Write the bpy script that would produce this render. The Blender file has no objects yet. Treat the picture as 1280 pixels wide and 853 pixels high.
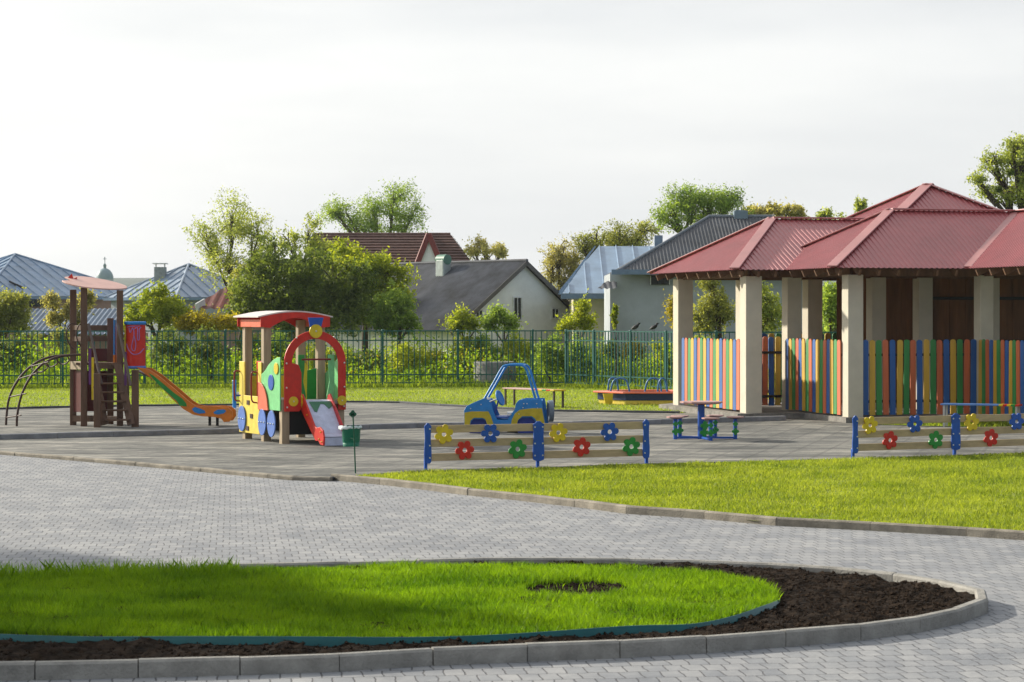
import bpy, bmesh, math, random
import numpy as np
from mathutils import Vector, Matrix, noise
R = math.radians
PI = math.pi
random.seed(7)
scene = bpy.context.scene
COL = scene.collection

# ------------------------------------------------------------------ camera model (1280 x 853 photo pixels)
F, CH, YH = 2844.0, 2.2, 392.0
def G(px, py, z=0.0):
    Y = F*(CH-z)/(py-YH)
    return Vector(((px-640)*Y/F, Y, z))
def W(px, py, Y):
    return Vector(((px-640)*Y/F, Y, CH-(py-YH)*Y/F))

cam_d = bpy.data.cameras.new("camera")
cam = bpy.data.objects.new("camera", cam_d); COL.objects.link(cam)
cam.location = (0, 0, CH); cam.rotation_euler = (PI/2, 0, 0)
cam_d.lens = 36*F/1280; cam_d.sensor_width = 36; cam_d.shift_y = -(426.5-YH)/1280
cam_d.clip_start = 0.1; cam_d.clip_end = 8000
cam_d.dof.use_dof = True; cam_d.dof.focus_distance = 36; cam_d.dof.aperture_fstop = 8
scene.camera = cam

# ------------------------------------------------------------------ materials
MATS = {}
def mat(name, col, rough=0.6, var=0.12, scale=6.0, bump=0.0, bscale=40.0, metal=0.0, spec=0.4, stretch=(1,1,1), coat=0.0):
    if name in MATS: return MATS[name]
    m = bpy.data.materials.new(name); m.use_nodes = True
    nt = m.node_tree; N = nt.nodes; L = nt.links
    b = N['Principled BSDF']
    b.inputs['Roughness'].default_value = rough; b.inputs['Metallic'].default_value = metal
    b.inputs['Specular IOR Level'].default_value = spec
    if coat: b.inputs['Coat Weight'].default_value = coat; b.inputs['Coat Roughness'].default_value = .5
    g = N.new('ShaderNodeNewGeometry'); mp = N.new('ShaderNodeMapping'); L.new(g.outputs['Position'], mp.inputs[0])
    mp.inputs['Scale'].default_value = stretch
    n = N.new('ShaderNodeTexNoise'); n.inputs['Scale'].default_value = scale; n.inputs['Detail'].default_value = 6
    n.inputs['Roughness'].default_value = 0.65
    L.new(mp.outputs[0], n.inputs['Vector'])
    cr = N.new('ShaderNodeValToRGB'); L.new(n.outputs[0], cr.inputs[0])
    lo = [max(0, c*(1-var*1.6)) for c in col]; hi = [min(1, c*(1+var)) for c in col]
    cr.color_ramp.elements[0].position = 0.3; cr.color_ramp.elements[1].position = 0.7
    cr.color_ramp.elements[0].color = (*lo, 1); cr.color_ramp.elements[1].color = (*hi, 1)
    L.new(cr.outputs[0], b.inputs['Base Color'])
    if bump:
        n2 = N.new('ShaderNodeTexNoise'); n2.inputs['Scale'].default_value = bscale; n2.inputs['Detail'].default_value = 5
        L.new(mp.outputs[0], n2.inputs['Vector'])
        bp = N.new('ShaderNodeBump'); bp.inputs['Strength'].default_value = bump; bp.inputs['Distance'].default_value = 0.02
        L.new(n2.outputs[0], bp.inputs['Height']); L.new(bp.outputs[0], b.inputs['Normal'])
    MATS[name] = m
    return m

def leaf_mat(name, c1, c2, trans=0.45, patch=0.6, rough=0.5, tcol=None):
    m = bpy.data.materials.new(name); m.use_nodes = True
    nt = m.node_tree; N = nt.nodes; L = nt.links
    for n in list(N): N.remove(n)
    out = N.new('ShaderNodeOutputMaterial')
    g = N.new('ShaderNodeNewGeometry')
    n = N.new('ShaderNodeTexNoise'); n.inputs['Scale'].default_value = patch; n.inputs['Detail'].default_value = 6
    L.new(g.outputs['Position'], n.inputs['Vector'])
    add = N.new('ShaderNodeMath'); add.operation = 'MULTIPLY_ADD'; add.inputs[1].default_value = 0.55
    L.new(g.outputs['Random Per Island'], add.inputs[0])
    m2 = N.new('ShaderNodeMath'); m2.operation = 'MULTIPLY_ADD'; m2.inputs[1].default_value = 1.3; m2.inputs[2].default_value = -0.4
    L.new(n.outputs[0], m2.inputs[0]); L.new(m2.outputs[0], add.inputs[2])
    cr = N.new('ShaderNodeValToRGB'); L.new(add.outputs[0], cr.inputs[0])
    cr.color_ramp.elements[0].color = (*c1, 1); cr.color_ramp.elements[1].color = (*c2, 1)
    cr.color_ramp.elements[0].position = 0.15; cr.color_ramp.elements[1].position = 0.85
    d = N.new('ShaderNodeBsdfPrincipled'); d.inputs['Roughness'].default_value = rough; d.inputs['Specular IOR Level'].default_value = 0.25
    L.new(cr.outputs[0], d.inputs['Base Color'])
    t = N.new('ShaderNodeBsdfTranslucent')
    hs = N.new('ShaderNodeMixRGB'); hs.blend_type = 'MULTIPLY'; hs.inputs[0].default_value = 1
    hs.inputs[2].default_value = (*(tcol or (1.9, 1.7, 0.7)), 1)
    L.new(cr.outputs[0], hs.inputs[1]); L.new(hs.outputs[0], t.inputs['Color'])
    mx = N.new('ShaderNodeMixShader'); mx.inputs[0].default_value = trans
    L.new(d.outputs[0], mx.inputs[1]); L.new(t.outputs[0], mx.inputs[2]); L.new(mx.outputs[0], out.inputs[0])
    return m

# ------------------------------------------------------------------ mesh builder
ORG = {}
class MB:
    def __init__(s): s.v = []; s.f = []; s.sm = []
    def add(s, vs, fs, smooth=False):
        k = len(s.v); s.v += [Vector(p) for p in vs]
        for f in fs: s.f.append([i+k for i in f]); s.sm.append(smooth)
        return s
    def box(s, c, size, ax=(1, 0, 0), up=(0, 0, 1)):
        c = Vector(c); a = Vector(ax).normalized(); u = Vector(up); u = (u-a*u.dot(a)).normalized(); b = u.cross(a)
        hx, hy, hz = [d/2 for d in size]; vs = []
        for x, y, z in ((-1,-1,-1),(1,-1,-1),(1,1,-1),(-1,1,-1),(-1,-1,1),(1,-1,1),(1,1,1),(-1,1,1)):
            vs.append(c+a*hx*x+b*hy*y+u*hz*z)
        return s.add(vs, [(0,3,2,1),(4,5,6,7),(0,1,5,4),(1,2,6,5),(2,3,7,6),(3,0,4,7)])
    def bar(s, p, q, w, h, up=(0, 0, 1)):
        p = Vector(p); q = Vector(q); d = q-p
        if abs(d.normalized().dot(Vector(up))) > 0.98: up = (0, 1, 0)
        return s.box((p+q)/2, (d.length, w, h), d, up)
    def post(s, p, h, w, ax=(1, 0, 0), d=None):
        p = Vector(p)
        return s.box(p+Vector((0, 0, h/2)), (w, d or w, h), ax)
    def tube(s, pts, r, n=8, caps=True):
        pts = [Vector(p) for p in pts]; rr = r if isinstance(r, (list, tuple)) else [r]*len(pts)
        vs = []; prev = None
        for i, p in enumerate(pts):
            t = (pts[min(i+1, len(pts)-1)]-pts[max(i-1, 0)])
            t = t.normalized() if t.length > 1e-9 else Vector((0, 0, 1))
            if prev is None:
                a = t.orthogonal().normalized()
            else:
                a = prev-t*prev.dot(t); a = a.normalized() if a.length > 1e-6 else t.orthogonal().normalized()
            prev = a; b = t.cross(a)
            for k in range(n):
                th = 2*PI*k/n; vs.append(p+(a*math.cos(th)+b*math.sin(th))*rr[i])
        fs = []
        for i in range(len(pts)-1):
            for k in range(n):
                k2 = (k+1) % n; fs.append((i*n+k, i*n+k2, (i+1)*n+k2, (i+1)*n+k))
        s.add(vs, fs, True)
        if caps:
            s.add(vs[:n], [tuple(range(n))[::-1]]); s.add(vs[-n:], [tuple(range(n))])
        return s
    def prism(s, poly, o, ex, ey, th):
        """flat outline poly (x,y) in frame o,ex,ey extruded by th along ex x ey (centred)"""
        o = Vector(o); ex = Vector(ex); ey = Vector(ey); nz = ex.cross(ey).normalized()
        n = len(poly)
        a = [o+ex*x+ey*y-nz*th/2 for x, y in poly]; b = [p+nz*th for p in a]
        s.add(a+b, [tuple(range(n))[::-1], tuple(range(n, 2*n))]+[(i, (i+1) % n, n+(i+1) % n, n+i) for i in range(n)])
        return s
    def ring(s, outer, inner, o, ex, ey, th):
        o = Vector(o); ex = Vector(ex); ey = Vector(ey); nz = ex.cross(ey).normalized(); n = len(outer)
        P = lambda pl, d: [o+ex*x+ey*y+nz*d for x, y in pl]
        vs = P(outer, -th/2)+P(inner, -th/2)+P(outer, th/2)+P(inner, th/2); fs = []
        for i in range(n):
            j = (i+1) % n
            fs += [(i, n+i, n+j, j), (2*n+i, 2*n+j, 3*n+j, 3*n+i), (i, j, 2*n+j, 2*n+i), (n+i, 3*n+i, 3*n+j, n+j)]
        return s.add(vs, fs)
    def lathe(s, c, prof, n=24, ex=1.0):
        c = Vector(c); vs = []; m = len(prof)
        for r, z in prof:
            for k in range(n):
                th = 2*PI*k/n; vs.append(c+Vector((r*math.cos(th)*ex, r*math.sin(th), z)))
        fs = [(i*n+k, i*n+(k+1) % n, (i+1)*n+(k+1) % n, (i+1)*n+k) for i in range(m-1) for k in range(n)]
        s.add(vs, fs, True)
        s.add(vs[:n], [tuple(range(n))[::-1]]); s.add(vs[-n:], [tuple(range(n))])
        return s
    def disc(s, c, r, th, axis=(0, 0, 1), n=24):
        c = Vector(c); a = Vector(axis).normalized()
        return s.tube([c-a*th/2, c+a*th/2], r, n)
    def ball(s, c, r, n=10, sq=(1, 1, 1)):
        c = Vector(c); vs = []; fs = []
        m = n//2
        for i in range(m+1):
            ph = PI*i/m
            for k in range(n):
                th = 2*PI*k/n
                vs.append(c+Vector((r*sq[0]*math.sin(ph)*math.cos(th), r*sq[1]*math.sin(ph)*math.sin(th), r*sq[2]*math.cos(ph))))
        for i in range(m):
            for k in range(n): fs.append((i*n+k, (i+1)*n+k, (i+1)*n+(k+1) % n, i*n+(k+1) % n))
        return s.add(vs, fs, True)
    def corr(s, poly, e, pitch=0.11, amp=0.012, kind='sin', sub=4):
        """sheet over the convex polygon, ribs running up the slope, e = eave direction"""
        P = [Vector(p) for p in poly]; e = Vector(e).normalized()
        n = Vector((0, 0, 0))
        for i in range(len(P)): n += P[i].cross(P[(i+1) % len(P)])
        n.normalize()
        if n.z < 0: n = -n
        up = n.cross(e); up = up if up.z > 0 else -up
        o = P[0]; ab = [((p-o).dot(e), (p-o).dot(up)) for p in P]
        a0 = min(a for a, b in ab); a1 = max(a for a, b in ab)
        offs = []
        if kind == 'sin':
            k = max(2, int((a1-a0)/pitch*sub))
            offs = [(a0+(a1-a0)*i/k, amp*math.sin(2*PI*(a1-a0)*i/k/pitch)) for i in range(k+1)]
        elif kind == 'trap':
            x = a0
            while x < a1:
                offs += [(x, 0), (x+pitch*.40, 0), (x+pitch*.52, amp), (x+pitch*.86, amp), (x+pitch*.98, 0)]; x += pitch
            offs = [q for q in offs if q[0] < a1]+[(a1, 0)]
        else:
            x = a0+pitch*0.4
            offs = [(a0, 0)]
            while x < a1-0.05:
                offs += [(x-0.02, 0), (x-0.012, amp), (x+0.012, amp), (x+0.02, 0)]; x += pitch
            offs.append((a1, 0))
        vs = []; fs = []
        for a, d in offs:
            a = min(max(a, a0+1e-4), a1-1e-4); bs = []
            for i in range(len(ab)):
                (x0, y0), (x1, y1) = ab[i], ab[(i+1) % len(ab)]
                if (x0-a)*(x1-a) <= 0 and abs(x1-x0) > 1e-9: bs.append(y0+(y1-y0)*(a-x0)/(x1-x0))
            vs += [o+e*a+up*min(bs)+n*d, o+e*a+up*max(bs)+n*d]
        for i in range(len(offs)-1): fs.append((2*i, 2*i+2, 2*i+3, 2*i+1))
        return s.add(vs, fs, kind == 'sin')
    def build(s, name, m, parent=None, bevel=0.0, fix=True):
        off = ORG.get(parent.name, Vector((0, 0, 0))) if parent else Vector((0, 0, 0))
        me = bpy.data.meshes.new(name)
        me.from_pydata([tuple(p-off) for p in s.v], [], s.f)
        me.polygons.foreach_set('use_smooth', s.sm)
        if fix:
            bm = bmesh.new(); bm.from_mesh(me); bmesh.ops.recalc_face_normals(bm, faces=bm.faces); bm.to_mesh(me); bm.free()
        me.materials.append(m); me.update()
        o = bpy.data.objects.new(name, me); COL.objects.link(o)
        if parent: o.parent = parent; ORG[o.name] = off
        else: ORG[o.name] = Vector((0, 0, 0))
        if bevel:
            b = o.modifiers.new('bevel', 'BEVEL'); b.width = bevel; b.segments = 2; b.limit_method = 'ANGLE'; b.angle_limit = R(40)
        return o

def tag(o, label=None, cat=None, group=None, kind=None):
    if label: o['label'] = label
    if cat: o['category'] = cat
    if group: o['group'] = group
    if kind: o['kind'] = kind
    return o
def thing(name, label, cat, loc, group=None):
    o = bpy.data.objects.new(name, None); COL.objects.link(o); o.location = loc; o.empty_display_size = 0.2
    ORG[o.name] = Vector(loc); return tag(o, label, cat, group)

def np_mesh(name, verts, faces_n, m, parent=None, smooth=False):
    """verts (N,k,3) array: N separate k-gons"""
    n, k, _ = verts.shape
    off = ORG.get(parent.name, Vector((0, 0, 0))) if parent else Vector((0, 0, 0))
    me = bpy.data.meshes.new(name)
    me.vertices.add(n*k); me.vertices.foreach_set('co', (verts-np.array(off)).reshape(-1).astype(np.float32))
    me.loops.add(n*k); me.loops.foreach_set('vertex_index', np.arange(n*k, dtype=np.int32))
    me.polygons.add(n); me.polygons.foreach_set('loop_start', np.arange(0, n*k, k, dtype=np.int32))
    me.update(calc_edges=True); me.materials.append(m)
    o = bpy.data.objects.new(name, me); COL.objects.link(o)
    if parent: o.parent = parent; ORG[o.name] = off
    return o

# ------------------------------------------------------------------ foliage
def leaf_quads(P, size, rng, flat=0.0):
    n = len(P)
    a = rng.normal(size=(n, 3)); a[:, 2] *= (1-flat); a /= np.linalg.norm(a, axis=1)[:, None]+1e-9
    b = rng.normal(size=(n, 3)); b -= a*(a*b).sum(1)[:, None]; b /= np.linalg.norm(b, axis=1)[:, None]+1e-9
    s = size*rng.uniform(0.6, 1.35, n)[:, None]
    a = a*s; b = b*s*0.55
    return np.stack([P-a*0.6, P+b*0.5, P+a*0.6, P-b*0.5], 1)

def foliage_points(blobs, n, rng, tw=0.22, hollow=0.35, per=26):
    """blobs: (cx,cy,cz,rx,ry,rz); twigs clumped inside each blob, leaves clumped around twigs"""
    nb = []
    for b in blobs:
        b = np.array(b); nb.append(np.concatenate([b[:3], b[3:]*.62]))
        for _ in range(9):
            d = rng.normal(size=3); d /= np.linalg.norm(d); f = rng.uniform(.28, .55)
            nb.append(np.concatenate([b[:3]+d*b[3:]*rng.uniform(.55, .92), b[3:]*f]))
    blobs = nb
    vol = np.array([b[3]*b[4]*b[5] for b in blobs])**0.75; vol = vol/vol.sum(); out = []; tips = []
    for b, w in zip(blobs, vol):
        k = max(3, int(n*w/per))
        d = rng.normal(size=(k, 3)); d /= np.linalg.norm(d, axis=1)[:, None]
        rad = ((hollow+(1.05-hollow)*rng.uniform(0, 1, k)**0.7)*np.where(rng.random(k) < .12, rng.uniform(1.1, 1.55, k), 1))[:, None]
        c = np.array(b[:3])+d*rad*np.array(b[3:])
        tips.append(c)
        ts = tw*min(1.3, max(0.45, (b[3]+b[5])/2))
        for cc in c:
            m = rng.integers(per//3, per*5//3)
            ax = rng.normal(size=3); ax /= np.linalg.norm(ax)
            t = rng.normal(size=(m, 1))*ts*1.3
            out.append(cc+ax*t+rng.normal(size=(m, 3))*ts*0.55)
    return np.concatenate(out), np.concatenate(tips)

def tree(name, label, cat, base, blobs, n, leaf, lm, bark, trunk_r=0.12, seed=0, group=None, tw=0.22, hollow=0.35, limbs=30, trunk_top=None, per=26):
    rng = np.random.default_rng(seed)
    base = Vector(base); root = thing(name, label, cat, base, group)
    P, tips = foliage_points(blobs, n, rng, tw, hollow, per)
    P = P[P[:, 2] > base.z+0.05]
    mb = MB()
    zs = sorted(b[2] for b in blobs); top = trunk_top or (base.z+(zs[0]-base.z)*0.55+0.2)
    fork = Vector((base.x+rng.normal()*0.1, base.y, top))
    mb.tube([base, base.lerp(fork, .5)+Vector((rng.normal()*.05, 0, 0)), fork], [trunk_r*1.25, trunk_r, trunk_r*.85], 8)
    ctr = []
    for b in blobs:
        c = Vector(b[:3]); ctr.append(c)
        mid = fork.lerp(c, 0.5)+Vector((rng.normal()*.12, rng.normal()*.1, 0.15))
        mb.tube([fork, mid, c, c+Vector((0, 0, b[5]*0.6))], [trunk_r*.6, trunk_r*.42, trunk_r*.25, trunk_r*.08], 6)
    idx = rng.choice(len(tips), min(limbs, len(tips)), replace=False)
    for i in idx:
        t = Vector(tips[i]); c = min(ctr, key=lambda q: (q-t).length)
        s = c.lerp(t, 0.05) if rng.random() < .5 else fork.lerp(c, 0.7)
        mb.tube([s, s.lerp(t, .5)+Vector((0, 0, .1)), t], [trunk_r*.2, trunk_r*.13, trunk_r*.05], 5)
    mb.build('trunk', bark, root, fix=False)
    np_mesh('crown', leaf_quads(P, leaf, rng), 4, lm, root)
    return root

def pxblobs(lst, Y, depth=0.8):
    out = []
    for i, (cx, cy, rx, ry) in enumerate(lst):
        p = W(cx, cy, Y); k = Y/F
        out.append((p.x, p.y+((i*37) % 5-2)*0.12*rx*k, p.z, rx*k, rx*k*depth, ry*k))
    return out

# ------------------------------------------------------------------ polygons / grass
def in_poly(P, poly):
    x, y = P[:, 0], P[:, 1]; c = np.zeros(len(P), bool); n = len(poly)
    for i in range(n):
        x0, y0 = poly[i][:2]; x1, y1 = poly[(i+1) % n][:2]
        if y0 == y1: continue
        m = ((y0 > y) != (y1 > y)) & (x < (x1-x0)*(y-y0)/(y1-y0)+x0)
        c ^= m
    return c
def sheet(name, pts, z, m, label=None, th=0.0):
    mb = MB(); P = [Vector((p[0], p[1], z)) for p in pts]
    mb.add(P, [tuple(range(len(P)))])
    o = mb.build(name, m, fix=False)
    if o.data.polygons[0].normal.z < 0: o.data.flip_normals()
    return tag(o, kind='structure')
def blades(poly, count, h0, h1, w, z, seed, lean=0.35, keep=None, hfun=None):
    rng = np.random.default_rng(seed)
    A = np.array([p[:2] for p in poly]); lo = A.min(0); hi = A.max(0); got = []
    tot = 0
    while tot < count:
        Q = rng.uniform(lo, hi, (count, 2)); Q = Q[in_poly(Q, poly)]
        if keep is not None: Q = Q[keep(Q, rng)]
        got.append(Q); tot += len(Q)
        if len(Q) == 0: break
    Q = np.concatenate(got)[:count]; n = len(Q)
    h = rng.uniform(h0, h1, n)
    if hfun is not None: h = h*hfun(Q)
    th = rng.uniform(0, 2*PI, n); ph = rng.uniform(0, 2*PI, n)
    dx = np.stack([np.cos(th), np.sin(th), np.zeros(n)], 1)*(w*rng.uniform(.6, 1.3, n))[:, None]*.5
    ln = np.stack([np.cos(ph), np.sin(ph), np.zeros(n)], 1)*(h*lean*rng.uniform(0, 1.3, n))[:, None]
    b = np.stack([Q[:, 0], Q[:, 1], np.full(n, z)], 1); up = np.array([0, 0, 1.0])
    mid = b+up*(h*.55)[:, None]+ln*.3; tip = b+up*h[:, None]*.97+ln
    return np.stack([b-dx, b+dx, mid+dx*.7, tip, mid-dx*.7], 1)

def catmull(pts, k=6, closed=False):
    out = []; n = len(pts)
    rng_ = range(n) if closed else range(n-1)
    g = (lambda i: pts[i % n]) if closed else (lambda i: pts[min(max(i, 0), n-1)])
    for i in rng_:
        p0, p1, p2, p3 = [Vector(g(i+d)) for d in (-1, 0, 1, 2)]
        for j in range(k):
            t = j/k
            out.append(0.5*((2*p1)+(p2-p0)*t+(2*p0-5*p1+4*p2-p3)*t*t+(3*p1-p0-3*p2+p3)*t**3))
    if not closed: out.append(Vector(pts[-1]))
    return out
def kerb(name, line, w, h, m, block=0.5, side=1, z0=-0.03, jitter=0.004, gap=0.006, seed=1):
    """row of kerb stones along line; side +1: the width lies to the left of the direction of travel"""
    rnd = random.Random(seed); pts = [Vector((p[0], p[1], 0)) for p in line]
    # resample
    L = [0]
    for i in range(1, len(pts)): L.append(L[-1]+(pts[i]-pts[i-1]).length)
    def pos(s):
        s = min(max(s, 0), L[-1])
        for i in range(1, len(L)):
            if s <= L[i] or i == len(L)-1:
                d = L[i]-L[i-1]; return pts[i-1].lerp(pts[i], (s-L[i-1])/d if d > 0 else 0)
    mb = MB(); n = max(1, round(L[-1]/block)); b = L[-1]/n
    cut = 0.015
    for i in range(n):
        a = pos(i*b+gap/2); c = pos((i+1)*b-gap/2); d = (c-a)
        if d.length < 1e-3: continue
        t = d.normalized(); nn = Vector((-t.y, t.x, 0))*side; hh = h+rnd.uniform(-jitter, jitter); sh = nn*rnd.uniform(-jitter, jitter)
        prof = [(0, z0), (0, hh-cut), (cut, hh), (w-cut, hh), (w, hh-cut), (w, z0)]
        A = [a+sh+nn*x+Vector((0, 0, z)) for x, z in prof]; C = [c+sh+nn*x+Vector((0, 0, z)) for x, z in prof]
        k = len(prof)
        mb.add(A+C, [(j, (j+1) % k, k+(j+1) % k, k+j) for j in range(k)]+[tuple(range(k))[::-1], tuple(range(k, 2*k))])
    return tag(mb.build(name, m), kind='structure')

# ------------------------------------------------------------------ world, sun
SUN_EL, SUN_A = R(24), R(34)          # elevation; angle behind the picture plane, from the left
w = bpy.data.worlds.new("World"); scene.world = w; w.use_nodes = True
nt = w.node_tree; N = nt.nodes; L = nt.links
bg = N['Background']; bg.inputs['Strength'].default_value = 0.1
sky = N.new('ShaderNodeTexSky'); sky.sky_type = 'NISHITA'; sky.sun_disc = False
sky.sun_elevation = SUN_EL; sky.sun_rotation = -(PI/2-SUN_A); sky.dust_density = 3.0; sky.air_density = 1.0
tc = N.new('ShaderNodeTexCoord'); mp = N.new('ShaderNodeMapping'); mp.inputs['Scale'].default_value = (1.2, 1.2, 7)
L.new(tc.outputs['Generated'], mp.inputs[0])
ns = N.new('ShaderNodeTexNoise'); ns.inputs['Scale'].default_value = 2.2; ns.inputs['Detail'].default_value = 5
L.new(mp.outputs[0], ns.inputs['Vector'])
cr = N.new('ShaderNodeValToRGB'); L.new(ns.outputs[0], cr.inputs[0])
cr.color_ramp.elements[0].position = 0.36; cr.color_ramp.elements[1].position = 0.6
cr.color_ramp.elements[0].color = (6.2, 6.32, 6.45, 1); cr.color_ramp.elements[1].color = (7.7, 7.7, 7.6, 1)
mx = N.new('ShaderNodeMixRGB'); mx.inputs[0].default_value = 0.9
vm = N.new('ShaderNodeVectorMath'); vm.operation = 'DOT_PRODUCT'; L.new(tc.outputs['Generated'], vm.inputs[0])
vm.inputs[1].default_value = (-math.cos(SUN_A), math.sin(SUN_A), 0.25)
mr = N.new('ShaderNodeMapRange'); mr.inputs['From Min'].default_value = -1; mr.inputs['From Max'].default_value = 1; L.new(vm.outputs['Value'], mr.inputs['Value'])
c2 = N.new('ShaderNodeValToRGB'); L.new(mr.outputs[0], c2.inputs[0]); ee = c2.color_ramp.elements
ee[0].position = 0.0; ee[0].color = (.42, .48, .58, 1); ee[1].position = 1.0; ee[1].color = (1.25, 1.22, 1.15, 1)
k1 = ee.new(.45); k1.color = (.56, .62, .70, 1); k2 = ee.new(.66); k2.color = (.97, .975, .98, 1); k3 = ee.new(.88); k3.color = (1.06, 1.06, 1.05, 1)
mq = N.new('ShaderNodeMixRGB'); mq.blend_type = 'MULTIPLY'; mq.inputs[0].default_value = 1; L.new(cr.outputs[0], mq.inputs[1]); L.new(c2.outputs[0], mq.inputs[2])
L.new(sky.outputs[0], mx.inputs[1]); L.new(mq.outputs[0], mx.inputs[2]); L.new(mx.outputs[0], bg.inputs['Color'])
sd = bpy.data.lights.new("sun", 'SUN'); sd.energy = 5.0; sd.angle = R(1.5); sd.color = (1.0, 0.93, 0.80)
so = bpy.data.objects.new("sun", sd); COL.objects.link(so)
sdir = Vector((-math.cos(SUN_A)*math.cos(SUN_EL), math.sin(SUN_A)*math.cos(SUN_EL), math.sin(SUN_EL)))
so.rotation_euler = sdir.to_track_quat('Z', 'Y').to_euler(); so.location = (-20, 30, 30)
scene.view_settings.view_transform = 'Standard'; scene.view_settings.look = 'None'; scene.view_settings.exposure = 0.42; scene.view_settings.gamma = 1
scene.render.engine = 'CYCLES'

# ------------------------------------------------------------------ palette
concrete = mat('kerb_concrete', (.30, .285, .255), .85, .22, 5, .5, 60)
kerb_old = mat('kerb_worn', (.27, .24, .19), .88, .3, 4, .5, 60)
dark_rubber = mat('dark_rubber', (.07, .072, .08), .8, .25, 5)
cream = mat('cream_render', (.60, .55, .44), .85, .06, 2.5, .15, 90)
wood_brown = mat('brown_wood', (.135, .072, .042), .6, .25, 9, .3, 50, stretch=(1, 1, .15))
wood_tan = mat('tan_wood', (.50, .37, .21), .65, .16, 10, .25, 60, stretch=(.2, .6, 1.2))
post_tan = mat('post_wood', (.40, .31, .20), .65, .18, 12, .25, 60, stretch=(1, 1, .12))
C = {k: mat(k+'_paint', c, .40, .12, 9, .12, 60) for k, c in dict(
    red=(.60, .025, .012), blue=(.012, .09, .42), yellow=(.72, .52, .015), green=(.025, .27, .04), orange=(.72, .20, .015),
    salmon=(.78, .17, .09), sky_blue=(.02, .22, .58), light_green=(.20, .60, .24), dull_blue=(.10, .20, .55), lemon=(.80, .62, .09),
    navy=(.012, .035, .12), maroon=(.10, .012, .012), teal=(.0, .09, .095), lilac=(.35, .22, .55), white=(.78, .77, .74),
    pink=(.72, .42, .36), slide_white=(.55, .58, .72), dark_green=(.01, .10, .05), bin_green=(.005, .17, .10), olive_yellow=(.55, .42, .02),
    purple=(.13, .03, .16)).items()}
steel = mat('zinc_bolt', (.7, .7, .62), .3, .05, 8, metal=.6)
tube_brown = mat('brown_tube', (.06, .028, .02), .6, .1, 8)
red_tube = mat('dark_red_tube', (.22, .012, .012), .3, .1, 8)
black = mat('black_metal', (.012, .012, .012), .5, .1, 8)
fence_green = mat('fence_green_paint', (.008, .10, .085), .45, .15, 3)

# ------------------------------------------------------------------ SETTING: ground sheets
def ground_mat():
    m = mat('meadow_ground', (.14, .20, .03), .95, .45, .35, .6, 4)
    return m
mb = MB(); S = 4000
mb.add([(-S, -60, -.02), (S, -60, -.02), (S, S, -.02), (-S, S, -.02)], [(0, 1, 2, 3)])
tag(mb.build('ground', ground_mat(), fix=False), kind='structure')

def paver_mat():
    m = bpy.data.materials.new('block_paving'); m.use_nodes = True; nt = m.node_tree; N = nt.nodes; L = nt.links
    b = N['Principled BSDF']; b.inputs['Roughness'].default_value = .82; b.inputs['Specular IOR Level'].default_value = .35
    g = N.new('ShaderNodeNewGeometry')
    nz = N.new('ShaderNodeTexNoise'); nz.inputs['Scale'].default_value = 5; L.new(g.outputs['Position'], nz.inputs['Vector'])
    ad = N.new('ShaderNodeVectorMath'); ad.operation = 'MULTIPLY_ADD'; L.new(nz.outputs['Color'], ad.inputs[0]); ad.inputs[1].default_value = (.045, .075, 0); L.new(g.outputs['Position'], ad.inputs[2])
    mp = N.new('ShaderNodeMapping'); L.new(ad.outputs[0], mp.inputs[0]); mp.inputs['Rotation'].default_value = (0, 0, R(-7))
    br = N.new('ShaderNodeTexBrick'); L.new(mp.outputs[0], br.inputs['Vector'])
    br.inputs['Scale'].default_value = 1; br.inputs['Brick Width'].default_value = .125; br.inputs['Row Height'].default_value = .23
    br.inputs['Mortar Size'].default_value = .006; br.inputs['Mortar Smooth'].default_value = .4; br.inputs['Bias'].default_value = 0
    br.inputs['Color1'].default_value = (.265, .275, .29, 1); br.inputs['Color2'].default_value = (.35, .352, .355, 1); br.inputs['Mortar'].default_value = (.13, .13, .135, 1)
    n2 = N.new('ShaderNodeTexNoise'); n2.inputs['Scale'].default_value = .9; n2.inputs['Detail'].default_value = 10; n2.inputs['Roughness'].default_value = .8; L.new(g.outputs['Position'], n2.inputs['Vector'])
    cr = N.new('ShaderNodeValToRGB'); L.new(n2.outputs[0], cr.inputs[0]); cr.color_ramp.elements[0].position = .3; cr.color_ramp.elements[1].position = .68
    cr.color_ramp.elements[0].color = (.60, .61, .64, 1); cr.color_ramp.elements[1].color = (1.08, 1.06, 1.03, 1)
    mu = N.new('ShaderNodeMixRGB'); mu.blend_type = 'MULTIPLY'; mu.inputs[0].default_value = 1; L.new(br.outputs[0], mu.inputs[1]); L.new(cr.outputs[0], mu.inputs[2])
    L.new(mu.outputs[0], b.inputs['Base Color'])
    n3 = N.new('ShaderNodeTexNoise'); n3.inputs['Scale'].default_value = 7; n3.inputs['Detail'].default_value = 4; L.new(g.outputs['Position'], n3.inputs['Vector'])
    sb = N.new('ShaderNodeMath'); sb.operation = 'MULTIPLY_ADD'; L.new(br.outputs['Fac'], sb.inputs[0]); sb.inputs[1].default_value = -1.0; L.new(n3.outputs[0], sb.inputs[2])
    bp = N.new('ShaderNodeBump'); bp.inputs['Strength'].default_value = .7; bp.inputs['Distance'].default_value = .015; L.new(sb.outputs[0], bp.inputs['Height']); L.new(bp.outputs[0], b.inputs['Normal'])
    return m
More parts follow.
